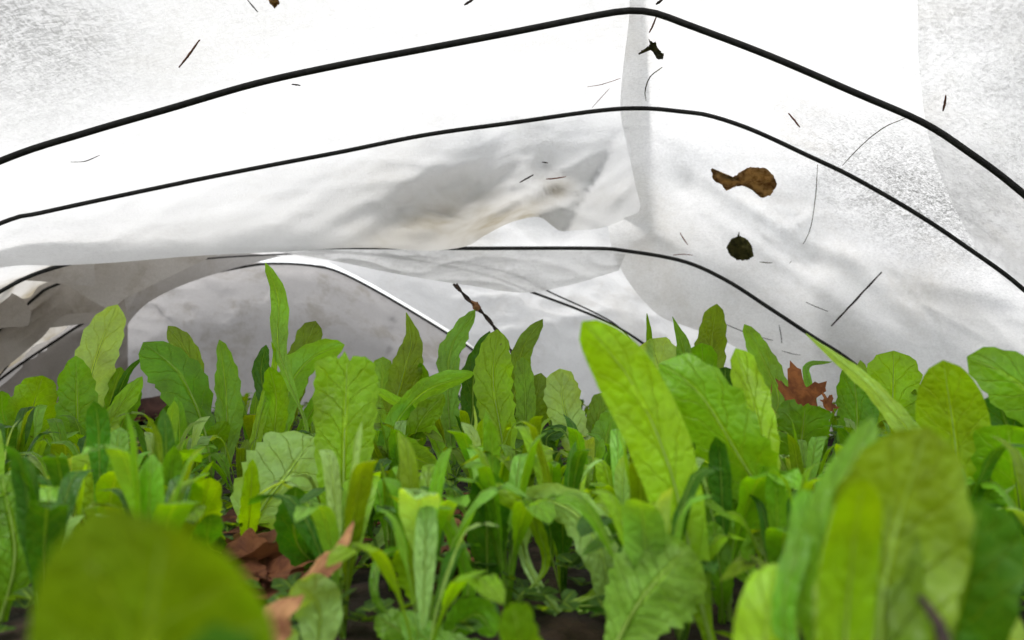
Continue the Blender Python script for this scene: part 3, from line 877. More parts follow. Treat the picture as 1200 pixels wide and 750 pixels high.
# hero plants: (label, crown px, depth, leaves); leaf = (spine px bottom..tip, width px, profile, colour, options)
PL = [
    ('lettuce with upright yellow-green and toothed leaves in front of the crumpled cloth at left', 70, .88, [
        ([(34, 590), (38, 500), (50, 440)], 58, 'oval', 'y', dict(fold=.1)),
        ([(84, 620), (90, 520), (89, 417)], 50, 'lance', 'g', dict(roll=-.1)),
        ([(95, 560), (128, 495), (167, 441)], 30, 'lance', 'y', dict(roll=.5)),
        ([(60, 580), (52, 540), (72, 500)], 34, 'oval', 'p', dict(roll=.3)),
        ([(20, 600), (8, 500), (2, 458)], 34, 'oval', 'g', {})]),
    ('lettuce with one tall pale leaf standing out against the dark folds at left', 112, 1.0, [
        ([(105, 520), (106, 450), (120, 400), (138, 357)], 50, 'oval', 'p', dict(fold=.12)),
        ([(122, 540), (128, 480), (142, 430)], 34, 'oval', 'g', {}),
        ([(125, 560), (142, 500), (160, 445)], 28, 'oval', 'g', dict(roll=.4)),
        ([(130, 490), (148, 440), (168, 418)], 12, 'narrow', 'd', {})]),
    ('lettuce with a broad drooping leaf arching left before the smooth grey drape', 250, .92, [
        ([(248, 560), (240, 505), (212, 440), (168, 401)], 62, 'oval', 'g', dict(roll=-.45, fold=.45)),
        ([(262, 560), (266, 480), (257, 398)], 42, 'oval', 'b', dict(fold=.45, roll=.3, twist=.5)),
        ([(205, 620), (235, 540), (267, 494)], 30, 'lance', 'y', {}),
        ([(240, 500), (222, 420), (197, 382)], 32, 'oval', 'o', dict(dd=.08))]),
    ('lettuce seedling with a slim leaf leaning right, half seen left of the grey drape', 180, 1.05, [
        ([(180, 560), (178, 520), (177, 490)], 13, 'oval', 'y', {}),
        ([(200, 570), (201, 540), (206, 510)], 13, 'oval', 'g', {}),
        ([(186, 500), (200, 478), (212, 458)], 15, 'narrow', 'd', {})]),
    ('lettuce with the tallest narrow blade, its tip reaching up to the roof edge', 325, .80, [
        ([(370, 600), (360, 520), (340, 450), (326, 405), (326, 350), (311, 308)], 27, 'lance', 'b', dict(roll=.5, fold=.35, u0=.42)),
        ([(292, 560), (305, 490), (322, 425), (318, 400)], 16, 'narrow', 'y', dict(roll=.4)),
        ([(318, 540), (324, 470), (316, 430)], 32, 'oval', 'y', {})]),
    ('lettuce with a round olive leaf and a bumpy pale leaf arching right', 335, .95, [
        ([(335, 510), (350, 430), (370, 376)], 38, 'round', 'o', dict(dd=.05)),
        ([(325, 540), (340, 455), (368, 418), (404, 404)], 42, 'oval', 'b', dict(roll=-.35, fold=.4, wave=.2)),
        ([(320, 500), (306, 440), (312, 404)], 22, 'oval', 'd', {}),
        ([(345, 520), (378, 460), (392, 432)], 20, 'oval', 'g', {})]),
    ('lettuce with one big broad cut-topped leaf left of centre', 402, .55, [
        ([(400, 760), (402, 640), (403, 540), (407, 417)], 78, 'cut', 'y', dict(fold=.08, wave=.06, teeth=.06)),
        ([(405, 790), (410, 700), (425, 615)], 82, 'round', 'g', dict(fold=.1, dd=-.05)),
        ([(430, 760), (444, 670), (462, 612), (488, 596)], 20, 'lance', 'p', dict(roll=.5)),
        ([(345, 720), (350, 640), (346, 570)], 44, 'lance', 'd', dict(dd=-.05, teeth=.1))]),
    ('lettuce whose wide bluish pale leaf spreads out left of the cut-topped leaf', 290, .62, [
        ([(262, 650), (305, 600), (335, 560), (368, 512)], 112, 'oval', 'p', dict(roll=.1, fold=.25, wave=.18)),
        ([(292, 690), (293, 600), (296, 538)], 24, 'lance', 'y', dict(dd=-.1)),
        ([(232, 700), (238, 620), (246, 560)], 42, 'oval', 'y', dict(dd=-.15)),
        ([(240, 700), (246, 640), (248, 602)], 30, 'oval', 'd', dict(dd=-.2))]),
    ('lettuce with a folded dark green triangular leaf in front of the far hoop', 468, 1.0, [
        ([(455, 510), (472, 440), (482, 400), (476, 366)], 46, 'point', 'o', dict(roll=.35, fold=.5)),
        ([(440, 500), (447, 455), (449, 418)], 34, 'round', 'b', {}),
        ([(500, 500), (497, 450), (492, 425)], 18, 'oval', 'g', {}),
        ([(425, 520), (420, 470), (428, 440)], 24, 'oval', 'g', {})]),
    ('lettuce with one leaf stretched level to the right and another bent at its tip', 490, .80, [
        ([(440, 570), (462, 500), (500, 458), (557, 437)], 34, 'lance', 'b', dict(roll=-.6, fold=.4)),
        ([(528, 570), (505, 505), (470, 475), (432, 452)], 20, 'lance', 'b', dict(roll=.5)),
        ([(460, 600), (478, 550), (490, 500), (520, 462)], 34, 'oval', 'y', {}),
        ([(430, 590), (470, 536), (515, 548), (558, 592)], 52, 'lance', 'b', dict(roll=-.7, dd=-.06, wave=.2))]),
    ('lettuce with a scalloped narrow leaf bending right beside the twisted dark twig', 528, .95, [
        ([(525, 560), (525, 460), (530, 405), (557, 363)], 32, 'oval', 'b', dict(teeth=.16, roll=.3)),
        ([(540, 570), (552, 500), (556, 440), (574, 388)], 36, 'lance', 'd', dict(dd=.05)),
        ([(560, 540), (600, 470), (612, 410), (636, 374)], 30, 'oval', 'o', dict(roll=.4, teeth=.06))]),
    ('lettuce with a bright yellow-green tongue-shaped leaf standing at the centre of the bed', 590, .80, [
        ([(592, 640), (590, 530), (578, 450), (583, 386)], 52, 'oval', 'y', dict(fold=.12)),
        ([(600, 600), (616, 520), (634, 437)], 42, 'round', 'o', dict(dd=.1)),
        ([(560, 620), (566, 560), (560, 498)], 38, 'point', 'y', dict(fold=.3)),
        ([(610, 560), (616, 480), (612, 418)], 30, 'round', 'y', dict(dd=.12))]),
    ('lettuce with a bluish oblong pale-ribbed leaf right of the central tongue leaf', 680, .86, [
        ([(692, 610), (682, 540), (662, 480), (656, 432)], 48, 'round', 'p', dict(fold=.2)),
        ([(700, 560), (698, 510), (706, 460)], 34, 'round', 'o', dict(dd=.08)),
        ([(668, 640), (695, 560), (722, 476)], 42, 'lance', 'b', {}),
        ([(650, 600), (640, 520), (664, 500)], 24, 'oval', 'd', {})]),
    ('lettuce whose huge bright blurred blade leans left, right of centre', 835, .40, [
        ([(838, 900), (824, 720), (785, 550), (735, 440), (682, 377)], 84, 'oval', 'y', dict(fold=.28, wave=.06, teeth=.01, u0=.0, roll=-.25))]),
    ('lettuce with a roundish bluish crinkled leaf behind the huge leaning blade', 775, .92, [
        ([(790, 560), (785, 480), (772, 430), (762, 397)], 62, 'round', 'p', dict(fold=.2, wave=.2)),
        ([(762, 430), (761, 395), (758, 367)], 11, 'narrow', 'g', {}),
        ([(806, 540), (802, 470), (801, 410), (788, 371)], 32, 'point', 'g', dict(roll=.3))]),
    ('lettuce with a pointed dark leaf standing before the lower edge of the side cloth', 845, 1.0, [
        ([(838, 540), (832, 460), (834, 400), (840, 356)], 42, 'oval', 'o', dict(roll=-.2)),
        ([(840, 560), (828, 480), (822, 402)], 40, 'round', 'g', dict(dd=-.05)),
        ([(850, 560), (848, 480), (850, 430)], 44, 'round', 'd', dict(dd=-.02)),
        ([(915, 560), (910, 480), (898, 430), (872, 380)], 32, 'oval', 'b', dict(roll=.3)),
        ([(915, 520), (913, 460), (905, 420)], 16, 'oval', 'd', dict(dd=.03))]),
    ('lettuce with a long yellow-green leaf slanting left under a hooded one, right of centre', 920, .48, [
        ([(965, 760), (918, 630), (860, 525), (815, 455), (772, 426)], 84, 'oval', 'g', dict(fold=.25, wave=.26, teeth=.12)),
        ([(905, 620), (890, 500), (862, 408)], 50, 'round', 'y', dict(fold=.4, roll=.2, dd=.08)),
        ([(880, 760), (870, 660), (860, 560)], 50, 'oval', 'g', {})]),
    ('lettuce with a serrated pale-ribbed leaf right under the dead maple leaf', 930, .78, [
        ([(925, 650), (934, 560), (944, 474)], 62, 'cut', 'g', dict(teeth=.08, fold=.2)),
        ([(985, 620), (1000, 520), (1000, 428)], 50, 'round', 'g', dict(dd=.05)),
        ([(950, 540), (952, 470), (945, 430), (975, 424)], 12, 'narrow', 'g', dict(dd=.15))]),
    ('lettuce with a round translucent olive-yellow leaf against the white cloth at right', 1045, .80, [
        ([(1044, 620), (1046, 520), (1047, 411)], 66, 'round', 'y', dict(fold=.08, wave=.05)),
        ([(1068, 560), (1070, 500), (1072, 456)], 18, 'oval', 'o', {}),
        ([(1020, 540), (1012, 470), (1008, 422)], 24, 'oval', 'y', dict(dd=.1))]),
    ('lettuce with one narrow pale pointed blade slanting up to the sagging hoop', 1075, .52, [
        ([(1130, 700), (1090, 560), (1030, 465), (944, 391)], 34, 'point', 'p', dict(roll=.35))]),
    ('lettuce with a smooth oval yellow-green leaf standing at right, slightly blurred', 1120, .50, [
        ([(1140, 760), (1130, 620), (1118, 510), (1105, 422)], 84, 'oval', 'y', dict(fold=.1, wave=.04, teeth=.01)),
        ([(1180, 760), (1160, 640), (1130, 560)], 60, 'oval', 'g', {})]),
    ('lettuce at the right edge with broad deep green leaves overlapping one another', 1195, .55, [
        ([(1260, 540), (1225, 480), (1180, 440), (1133, 418)], 72, 'oval', 'g', dict(roll=-.3, fold=.35)),
        ([(1200, 620), (1190, 540), (1168, 460)], 66, 'round', 'd', {}),
        ([(1210, 700), (1195, 600), (1180, 498)], 78, 'round', 'g', dict(dd=-.08)),
        ([(1220, 780), (1200, 680), (1180, 600)], 60, 'oval', 'b', dict(dd=-.1)),
        ([(1130, 600), (1160, 590), (1190, 568)], 10, 'narrow', 'p', dict(dd=-.05))]),
    ('lettuce with the biggest blurred leaves filling the lower right corner', 1040, .24, [
        ([(1000, 960), (1020, 780), (1050, 620), (1088, 500)], 170, 'oval', 'o', dict(fold=.3, wave=.3, teeth=.05)),
        ([(1080, 960), (1110, 780), (1130, 680), (1150, 585)], 130, 'round', 'd', dict(fold=.2, wave=.2, teeth=.03, dd=.02)),
        ([(955, 960), (962, 740), (975, 600), (1022, 488)], 70, 'oval', 'g', dict(dd=.05, roll=.3, fold=.5, teeth=.04)),
        ([(1010, 960), (1030, 780), (1030, 660), (1000, 560)], 110, 'oval', 'o', dict(dd=.015, roll=.5, fold=.5, teeth=.03)),
        ([(985, 960), (990, 760), (1000, 640), (1012, 560)], 70, 'oval', 'y', dict(dd=-.03, roll=-.3, teeth=.01)),
        ([(1200, 960), (1190, 820), (1165, 720), (1140, 665)], 60, 'lance', 'p', dict(dd=.05, roll=.3)),
        ([(920, 960), (925, 760), (935, 640), (946, 575)], 36, 'cut', 'g', dict(dd=.05)),
        ([(890, 960), (895, 780), (900, 720), (908, 660)], 84, 'round', 'y', dict(dd=.03, teeth=.01))]),
    ('lettuce with one enormous blurred olive-green leaf in the bottom left corner', 165, .14, [
        ([(150, 1200), (160, 900), (175, 740), (195, 612)], 330, 'oval', 'o', dict(fold=.25, wave=.22, teeth=.0, roll=.25)),
        ([(300, 1300), (290, 1000), (262, 860), (250, 730)], 130, 'round', 'd', dict(dd=-.004, teeth=0))]),  # second, dark leaf added as the shadow blob beside the big one
    ('lettuce at the left edge with one tall blurred green leaf with a pale midrib', 30, .45, [
        ([(50, 840), (35, 740), (18, 650), (2, 556)], 84, 'oval', 'g', dict(fold=.15, teeth=.01)),
        ([(-60, 740), (-10, 722), (42, 704)], 14, 'narrow', 'p', dict(dd=-.05))]),
    ('lettuce with an upright dark bluish leaf with a thin pale midrib at the lower centre', 575, .47, [
        ([(576, 780), (572, 690), (571, 610), (574, 552)], 58, 'oval', 'd', dict(fold=.12)),
        ([(640, 660), (625, 610), (600, 588), (576, 570)], 22, 'cut', 'y', dict(roll=.2)),
        ([(600, 790), (612, 720), (618, 640)], 46, 'cut', 'y', dict(teeth=.15)),
        ([(560, 800), (552, 700), (525, 610), (505, 565)], 20, 'narrow', 'b', {})]),
    ('lettuce with a pale leaf arching over to the right and hanging down, lower centre', 665, .47, [
        ([(612, 640), (625, 588), (672, 600), (705, 650), (712, 712)], 58, 'lance', 'p', dict(roll=-.3, wave=.2)),
        ([(720, 760), (722, 680), (726, 598)], 50, 'round', 'y', dict(dd=.02)),
        ([(732, 760), (733, 700), (735, 632)], 36, 'oval', 'd', dict(dd=-.04)),
        ([(770, 720), (766, 650), (756, 588)], 46, 'round', 'b', dict(dd=.06))]),
    ('lettuce with a large pale leaf sloping up to the right at the bottom centre', 690, .38, [
        ([(620, 850), (690, 770), (750, 705), (808, 640)], 112, 'oval', 'b', dict(fold=.3, wave=.15, roll=.1)),
        ([(640, 860), (622, 770), (600, 706)], 46, 'round', 'g', dict(dd=-.06)),
        ([(560, 860), (520, 760), (470, 716)], 46, 'oval', 'g', dict())]),
    ('lettuce with a small pale blurred leaf at the bottom edge beside the pink-brown dead leaf', 380, .38, [
        ([(430, 860), (400, 770), (375, 720), (348, 682)], 60, 'oval', 'p', dict(teeth=.03)),
        ([(300, 860), (330, 770), (340, 735)], 40, 'oval', 'p', {})]),
    ('lettuce with bare stalks and a pale leaf bending right, lower left of the bed', 150, .58, [
        ([(70, 690), (62, 600), (100, 545), (172, 598)], 40, 'lance', 'p', dict(roll=-.6)),
        ([(60, 660), (48, 610), (74, 560)], 12, 'cut', 'p', {}),
        ([(175, 690), (200, 610), (235, 560), (250, 540)], 12, 'narrow', 'y', {}),
        ([(110, 700), (108, 620), (112, 580)], 12, 'narrow', 'g', {}),
        ([(140, 700), (138, 640), (128, 590)], 20, 'oval', 'g', {})]),
    ('lettuce with crowded cut stems and a small star of toothed leaves, bottom centre left', 500, .42, [
        ([(520, 800), (500, 720), (478, 660), (470, 640)], 40, 'lance', 'y', dict(teeth=.1)),
        ([(500, 800), (520, 740), (555, 720), (580, 745)], 50, 'lance', 'g', dict(roll=-.5)),
        ([(480, 800), (470, 740), (440, 722)], 40, 'oval', 'g', {}),
        ([(440, 700), (445, 655), (480, 645), (535, 662)], 12, 'narrow', 'g', {}),
        ([(555, 790), (548, 700), (530, 630), (500, 585)], 18, 'narrow', 'g', {})]),
    ('lettuce with toothed yellowish leaves crowding under the huge leaning blade', 850, .46, [
        ([(820, 760), (812, 680), (800, 600)], 50, 'oval', 'g', dict(dd=.1)),
        ([(850, 760), (845, 680), (835, 610)], 36, 'lance', 'g', {}),
        ([(880, 740), (850, 700), (822, 690)], 30, 'oval', 'p', {}),
        ([(780, 720), (790, 660), (780, 600)], 40, 'lance', 'y', dict(dd=.15))]),
]
seed = 100
for label, cx, dep, leaves in PL:
    X = (cx - 600) / FPX * dep
    base = Vector((X, dep, ground_z(X, dep)))
    root = empty('lettuce_plant', base)
    tag(root, label, 'lettuce', 'lettuce plants growing in the bed')
    for sp_, W, kind, ck, op in leaves:
        seed += 1
        op = dict(op)
        dd = op.pop('dd', 0.)
        n = len(sp_)
        pts = []
        for i, (x, y) in enumerate(sp_):
            d = dep + dd * (.4 + .6 * i / (n - 1)) + .012 * math.sin(seed * 1.7 + i)
            pts.append(at(x, y, d))
        low_p = pts[0]
        j = Vector((math.sin(seed) * .006, math.cos(seed * 2) * .006, 0))
        b0 = base + j
        gz = ground_z(low_p.x, low_p.y)
        if low_p.z > gz + .012:
            mid = Vector((b0.x * .45 + low_p.x * .55, b0.y * .5 + low_p.y * .5, low_p.z * .45))
            pts = [b0, mid] + pts
            L0 = (b0 - mid).length + (mid - low_p).length
        else:
            pts = [p for p in pts if p.z > gz + .012]
            if len(pts) < 2:
                print('SKIP', label, sp_)
                continue
            pts = [b0] + pts
            L0 = .01
        tot = sum((pts[i + 1] - pts[i]).length for i in range(len(pts) - 1))
        u0 = op.pop('u0', None)
        if u0 is None:
            u0 = min(.45, L0 / tot * .7)
        make_leaf(root, pts, W * (.88 if W < 60 else .94) / FPX * dep, kind, ck, seed, u0=u0, pet=min(.0034, W / FPX * dep * .12), ns=34, nw=13, **op)

# filler plants
heads = [((p[1] - 600) / FPX * p[2], p[2]) for p in PL]


def filler(x, y, hmax, label, grp, ref_idx):
    root = empty('lettuce_plant', (x, y, ground_z(x, y)))
    tag(root, label, 'lettuce', grp)
    n = rng.randint(6, 8)
    a0 = rng.uniform(0, 6.28)
    for k in range(n):
        a = a0 + k * 2.4
        L_ = hmax * rng.uniform(.75, 1.1)
        slim = k % 2 == 1
        if slim:
            L_ *= 1.22
        lean = rng.uniform(.1, .8) * (.6 if slim else 1)
        dx, dy = math.cos(a), math.sin(a)
        b = Vector((x, y, ground_z(x, y)))
        p1 = b + Vector((dx * L_ * lean * .25, dy * L_ * lean * .25, L_ * .5))
        p2 = b + Vector((dx * L_ * lean * .6, dy * L_ * lean * .6, L_ * .85))
        p3 = b + Vector((dx * L_ * lean * 1.05, dy * L_ * lean * 1.05, L_ * (1.0 - lean * .35)))
        kind = rng.choice(['round', 'oval', 'oval', 'lance', 'lance'])
        ck = rng.choice(['y', 'g', 'g', 'g', 'b', 'p', 'o', 'd', 'o', 'd', 'y'])
        make_leaf(root, [b, p1, p2, p3], L_ * (rng.uniform(.09, .14) if slim else rng.uniform(.15, .27)), kind, ck, rng.random() * 900, roll=0, ref=(dx, dy, -.15), fold=rng.uniform(.1, .4), wave=rng.uniform(.08, .22), teeth=.05,
                  u0=rng.uniform(.2, .45), pet=.0016, ns=18, nw=7, rib=(y < 1.0))


pts_f = []
tries = 0
while len(pts_f) < 215 and tries < 6000:
    tries += 1
    y = rng.uniform(.40, 1.85) if len(pts_f) % 3 else rng.uniform(.38, .75)
    x = rng.uniform(-.72, .74) * y * 1.02
    # leave the bare patch of litter at left and the hollow at centre open
    px, py = 600 + x / y * FPX, 420 + .15 / y * FPX
    if px < 470 and y < .58 and rng.random() < .6:
        continue
    if 215 < px < 395 and .36 < y < .72 or 530 < px < 740 and y < .47:
        continue
    if 105 < px < 270 and y > .85:
        continue
    if 270 < px < 345 and .5 < y < .68 or 470 < px < 545 and .5 < y < .72:
        continue
    if any((x - a) ** 2 + (y - b) ** 2 < (.032 + .024 * y) ** 2 for a, b in pts_f):
        continue
    pts_f.append((x, y))
SHORT = ['the crumpled cloth', 'the tall pale leaf at left', 'the broad drooping leaf', 'the bare litter patch', 'the tallest narrow blade', 'the round olive leaf', 'the cut-topped leaf', 'the wide flat pale leaf',
         'the folded triangular leaf', 'the level outstretched leaf', 'the scalloped narrow leaf', 'the central tongue leaf', 'the bluish oblong leaf', 'the huge leaning blade', 'the roundish crinkled leaf',
         'the pointed dark leaf', 'the slanting lobed leaf', 'the dead maple leaf', 'the round translucent leaf', 'the narrow slanting blade', 'the smooth oval leaf', 'the deep green leaves at right',
         'the lower right corner leaves', 'the bottom left corner leaf', 'the left edge leaf', 'the dark bluish upright leaf', 'the pale arching leaf', 'the bottom centre pale leaf',
         'the blurred pale leaf', 'the bare stalks', 'the cut stems', 'the toothed yellowish leaves']
used_l, used_d, used_s = {}, {}, {}


def where(x, y, used_l=used_l):
    px = 600 + x / y * FPX
    best = sorted(range(len(PL)), key=lambda i: abs(PL[i][1] - px) / 60 + abs(PL[i][2] - y) * 4)
    for i in best:
        dx, dy = px - PL[i][1], y - PL[i][2]
        side = 'left of' if dx < 0 else 'right of'
        if dy > .5:
            r = ('far behind and ' + side) if abs(dx) > 14 else 'far behind'
        elif dy > .08:
            r = ('behind and ' + side) if abs(dx) > 14 else 'directly behind'
        elif dy < -.08:
            r = ('in front and ' + side) if abs(dx) > 14 else 'directly in front of'
        else:
            r = 'just ' + side
        t_ = r + ' ' + SHORT[i]
        if t_ not in used_l:
            used_l[t_] = 1
            return t_
    return t_


for x, y in pts_f:
    if y < .75:
        h, lb_ = .088 - .01 * (y - .38), 'low lettuce seedling crowded between the taller plants in the nearer half of the bed'
    elif y < 1.2:
        h, lb_ = .084, 'lettuce seedling lost among taller plants midway down the bed'
    else:
        h, lb_ = .072, 'small distant lettuce seedling near the foot of the far cloth'
    filler(x, y, h * rng.uniform(.85, 1.15), ('low ' if y < .75 else 'midway ' if y < 1.2 else 'small distant ') + 'lettuce seedling ' + where(x, y), 'smaller lettuce seedlings filling the bed', 0)

# ------------------------------------------------------------------ ground cover and litter
def tri_leaflets(n, region, size, seed, name, mat_, kind_label):
    r_ = random.Random(seed)
    V, F, U = [], [], []
    for _ in range(n):
        y = r_.uniform(*region[1])
        x = r_.uniform(*region[0]) * y
        z = ground_z(x, y) + r_.uniform(.004, .03)
        for k in range(3):
            a = r_.uniform(0, 6.28)
            s = size * r_.uniform(.6, 1.3)
            t = Vector((math.cos(a), math.sin(a), r_.uniform(-.1, .7))).normalized()
            sd_ = t.cross(Vector((r_.uniform(-.4, .4), r_.uniform(-.4, .4), 1))).normalized()
            up = sd_.cross(t)
            b = Vector((x, y, z))
            i0 = len(V)
            for (u, v, q) in ((0, 0, 0), (.35, .42, .06), (.75, .45, .05), (1, 0, -.05), (.75, -.45, .05), (.35, -.42, .06), (.5, 0, 0)):
                V.append(b + t * u * s + sd_ * v * s + up * q * s)
                U.append((v * .5 + .5, u))
            F += [(i0, i0 + 6, i0 + 1), (i0 + 1, i0 + 6, i0 + 2), (i0 + 2, i0 + 6, i0 + 3), (i0 + 3, i0 + 6, i0 + 4), (i0 + 4, i0 + 6, i0 + 5), (i0 + 5, i0 + 6, i0)]
    o = mesh_obj(name, V, F, mat_, uv=U)
    o.color = (.07, .16, .025, 1)
    tag(o, kind_label, 'ground cover', kind='stuff')


tri_leaflets(2600, ((-.72, .72), (.4, 2.1)), .012, 5, 'ground_cover', M_LEAF, 'low green weed seedlings carpeting the soil between the lettuces')


def flat_leaf(loc, size, lobes, mat, label, grp, seed, rot=(0, 0, 0), name='dead_leaf', asp=.8, curl=.5, pts_override=None):
    r_ = random.Random(seed)
    n = 60
    V = [(0, 0, 0)]
    rings = (.3, .6, .82, 1)
    for k in rings:
        for i in range(n):
            th = 2 * math.pi * i / n
            if pts_override:
                rr = pts_override(th)
            elif lobes:
                rr = .62 + .38 * abs(math.cos(th * lobes / 2)) ** .6 + .12 * math.sin(th * lobes * 3)
            else:
                rr = 1 + .04 * math.sin(th * 11)
            rr = 1 + (rr - 1) * k
            x, y = rr * k * math.cos(th) * size, rr * k * math.sin(th) * size * asp
            z = curl * size * (.5 * (x / size) ** 2 - .4 * (y / size) ** 2) + size * .14 * noise.noise(Vector((x / size * 2.2, y / size * 2.2, seed)))
            V.append((x, y, z))
    F = [(0, 1 + i, 1 + (i + 1) % n) for i in range(n)]
    for a in range(len(rings) - 1):
        for i in range(n):
            F.append((1 + a * n + i, 1 + (a + 1) * n + i, 1 + (a + 1) * n + (i + 1) % n, 1 + a * n + (i + 1) % n))
    o = mesh_obj(name, V, F, mat)
    o.location = loc
    o.rotation_euler = rot
    tag(o, label, 'dead leaf', grp)
    return o


# maple leaf: five-pointed, toothed, propped upright between lettuces
def maple(th):
    a = th - math.pi / 2
    best = .42
    for c, L_, wd in ((0, 1.0, .42), (.95, .88, .40), (-.95, .88, .40), (1.95, .62, .36), (-1.95, .62, .36)):
        d = abs((a - c + math.pi) % (2 * math.pi) - math.pi)
        if d < wd:
            best = max(best, L_ * (1 - (d / wd) * .52) + .06 * math.sin(d * 38))
    return best


flat_leaf(at(937, 473, .83), .045, 5, M_DEAD, 'rust-brown pointed maple leaf standing up between lettuces at right', 'dead leaves among the lettuces', 3, (R(82), R(3), R(16)), asp=1.05, curl=.6, pts_override=maple)
flat_leaf(at(903, 482, .80), .040, 5, M_DEAD, 'narrow rust-brown leaf half hidden left of the upright maple leaf', 'dead leaves among the lettuces', 4, (R(80), R(80), R(55)), asp=.7, curl=.3, pts_override=maple)
flat_leaf(at(970, 474, .76), .018, 5, M_DEAD, 'small brown leaf tip right of the upright maple leaf', 'dead leaves among the lettuces', 5, (R(80), R(40), R(20)), asp=.7, curl=.3, pts_override=maple)
flat_leaf(at(830, 590, .70), .028, 5, M_DEAD, 'dark red dead leaf wedged behind the huge leaning blade', 'dead leaves among the lettuces', 6, (R(60), R(30), R(20)), asp=.8, pts_override=maple)


# twisted dead leaves in the front
def curled(pts, W, mat, label, seed, **k):
    P = [at(*p) for p in pts]
    o = make_leaf(None, P, W, 'lance', 'y', seed, rib=False, ns=24, nw=9, **k)
    o.data.materials[0] = mat
    o.name = 'dead_leaf'
    c = P[0]
    o.location = c
    tag(o, label, 'dead leaf', 'dead leaves among the lettuces')


curled([(340, 712, .38), (366, 672, .385), (390, 642, .39), (414, 610, .40)], .013, M_DEADP, 'thin twisted tan dead leaf standing before the broad green leaf', 5, fold=.9, twist=1.6)
curled([(305, 830, .32), (308, 750, .325), (324, 712, .33), (356, 696, .335)], .017, M_DEADP, 'blurred pinkish dead leaf bent over at the bottom edge', 9, fold=.8, twist=1.0)
curled([(650, 668, .6), (668, 690, .6), (690, 712, .6)], .006, M_DEADP, 'slim tan straw-like leaf lying low at the bottom centre', 12, fold=.6)

# the reddish leaf heap at lower left of the cut-topped leaf, and litter through the bed
r2 = random.Random(31)
for i in range(115):
    zone = i % 5
    if zone == 0:
        px, d = r2.uniform(100, 260), r2.uniform(1.2, 2.0)
    elif zone == 1:
        px, d = r2.uniform(275, 345), r2.uniform(.5, .72)
    elif zone == 2:
        px, d = r2.uniform(450, 560), r2.uniform(.5, .75)
    else:
        px, d = r2.uniform(-60, 1260), r2.uniform(.5, 2.0)
    x = (px - 600) / FPX * d
    mt = r2.choice([M_LITTER, M_LITTER, M_LITTER, M_DEADP])
    flat_leaf((x, d, ground_z(x, d) + .010 + r2.random() * .008), r2.uniform(.014, .032), 5, mt, {M_LITTER: 'rusty', M_DEADP: 'tan'}[mt] + ' dead leaf ' + where(x, d, used_d), 'dead leaf litter on the soil', 40 + i,
              (r2.uniform(-.4, .4), r2.uniform(-.4, .4), r2.uniform(0, 6)), asp=r2.uniform(.6, .9), curl=r2.uniform(.2, .9), pts_override=maple if i % 2 else (lambda th: 1 + .05 * math.sin(th * 9)))
for i in range(44):
    d = r2.uniform(.45, 1.9)
    x = r2.uniform(-.65, .65) * d
    a, L_ = r2.uniform(0, 6.28), r2.uniform(.02, .07)
    P = [(-math.cos(a) * L_ / 2, -math.sin(a) * L_ / 2, 0), (0, 0, .004), (math.cos(a) * L_ / 2, math.sin(a) * L_ / 2, .002)]
    v, f = tube_mesh(catmull(P, 6), .0010, 5)
    o = mesh_obj('straw_stalk', v, f, M_STRAW if i % 2 else M_TWIG)
    o.location = (x, d, ground_z(x, d) + .012)
    tag(o, 'dry straw stalk ' + where(x, d, used_s), 'straw', 'straw scattered on the soil')

P = catmull([at(1078, 700, .215), at(1092, 718, .21), at(1104, 742, .205), at(1108, 790, .20)], 14)
v, f = tube_mesh(P, [.0010 + .0001 * i for i in range(14)], 7, rough=.3)
o = mesh_obj('twig', np.array(v) - P[-1], f, M_DTWIG)
o.location = P[-1]
tag(o, 'short dark blurred stalk in front of the big leaves in the lower right corner', 'twig')

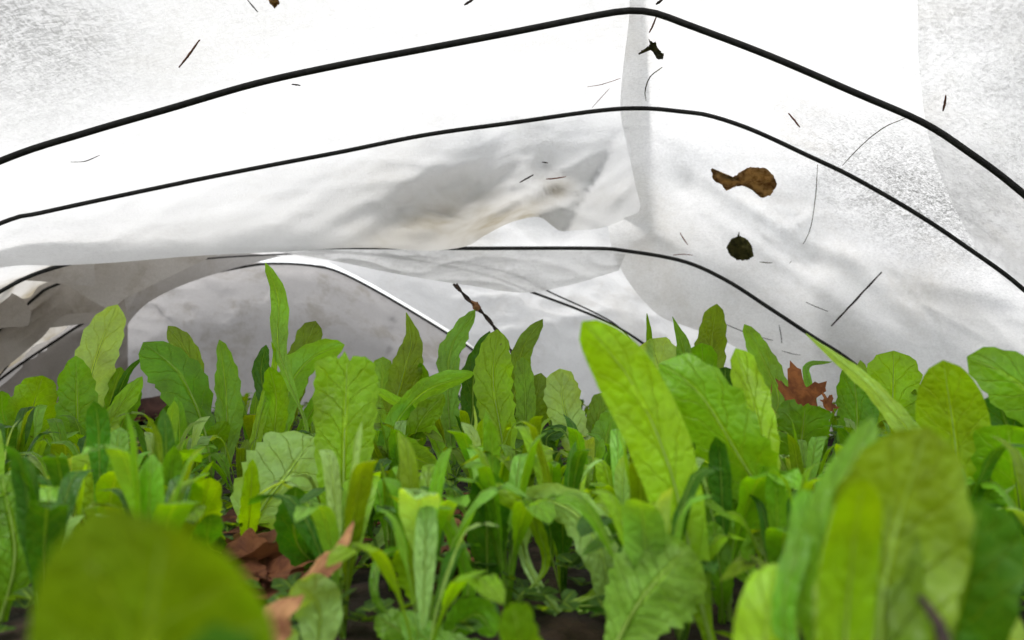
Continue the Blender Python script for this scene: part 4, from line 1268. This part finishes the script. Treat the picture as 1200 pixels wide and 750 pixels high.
# twisted dark twig, upright behind the central leaves
ptsT = catmull([at(x, y, d) for x, y, d in ((533, 333, 1.12), (550, 352, 1.12), (568, 369, 1.12), (582, 387, 1.12), (608, 425, 1.11), (630, 470, 1.10), (648, 520, 1.09), (656, 552, 1.08))], 60)
v1, f1 = [], []
for k in (0, 1):
    off = np.array([[math.cos(i * .75 + k * math.pi) * .0016, math.sin(i * .75 + k * math.pi) * .0016, math.sin(i * .75 + k * math.pi) * .0012] for i in range(60)])
    rad = [.0021 * (.75 + .35 * noise.noise(Vector((i * .4, k, 0))) + .25 * (i % 5 == 0)) for i in range(60)]
    v, f = tube_mesh(ptsT + off, rad, 7, rough=.4, seed=k)
    f1 += [tuple(q + len(v1) for q in ff) for ff in f]
    v1 += v
c = np.array(at(656, 552, 1.08))
o = mesh_obj('twisted_twig', np.array(v1) - c, f1, M_DTWIG)
o.location = c
tag(o, 'dark knotted twig like twisted cord, leaning up from behind the central leaves', 'twig')
# brown scale on the twig
debris_blob([(552, 352), (560, 354), (564, 360), (560, 366), (554, 362)], lambda x, y: 1.115, M_DEADP, 'small tan scale caught on the knotted twig', seed=8, jag=.6)

# a stone lying at the foot of the grey drape
def stone(loc, r, mat, label, seed):
    V, F = [], []
    nu, nv = 20, 12
    for i in range(nu):
        for j in range(nv):
            th, ph = 2 * math.pi * i / nu, math.pi * j / (nv - 1)
            p = Vector((math.sin(ph) * math.cos(th), math.sin(ph) * math.sin(th), math.cos(ph)))
            k = 1 + .35 * noise.noise(p * 1.4 + Vector((seed, 0, 0))) + .06 * noise.noise(p * 6)
            V.append((p.x * r[0] * k, p.y * r[1] * k, p.z * r[2] * k))
    for i in range(nu):
        for j in range(nv - 1):
            F.append((i * nv + j, i * nv + j + 1, ((i + 1) % nu) * nv + j + 1, ((i + 1) % nu) * nv + j))
    o = mesh_obj('stone', V, F, mat)
    o.location = loc
    tag(o, label, 'stone')


M_STONE = simple_mat('stone_brown', (.03, .014, .011), (.075, .036, .028), 20, .9, .7)
p = at(178, 489, 1.86)
stone((p.x, 1.86, .025), (.075, .05, .035), M_STONE, 'dark reddish-brown stone weighing down the foot of the grey drape at left', 3)
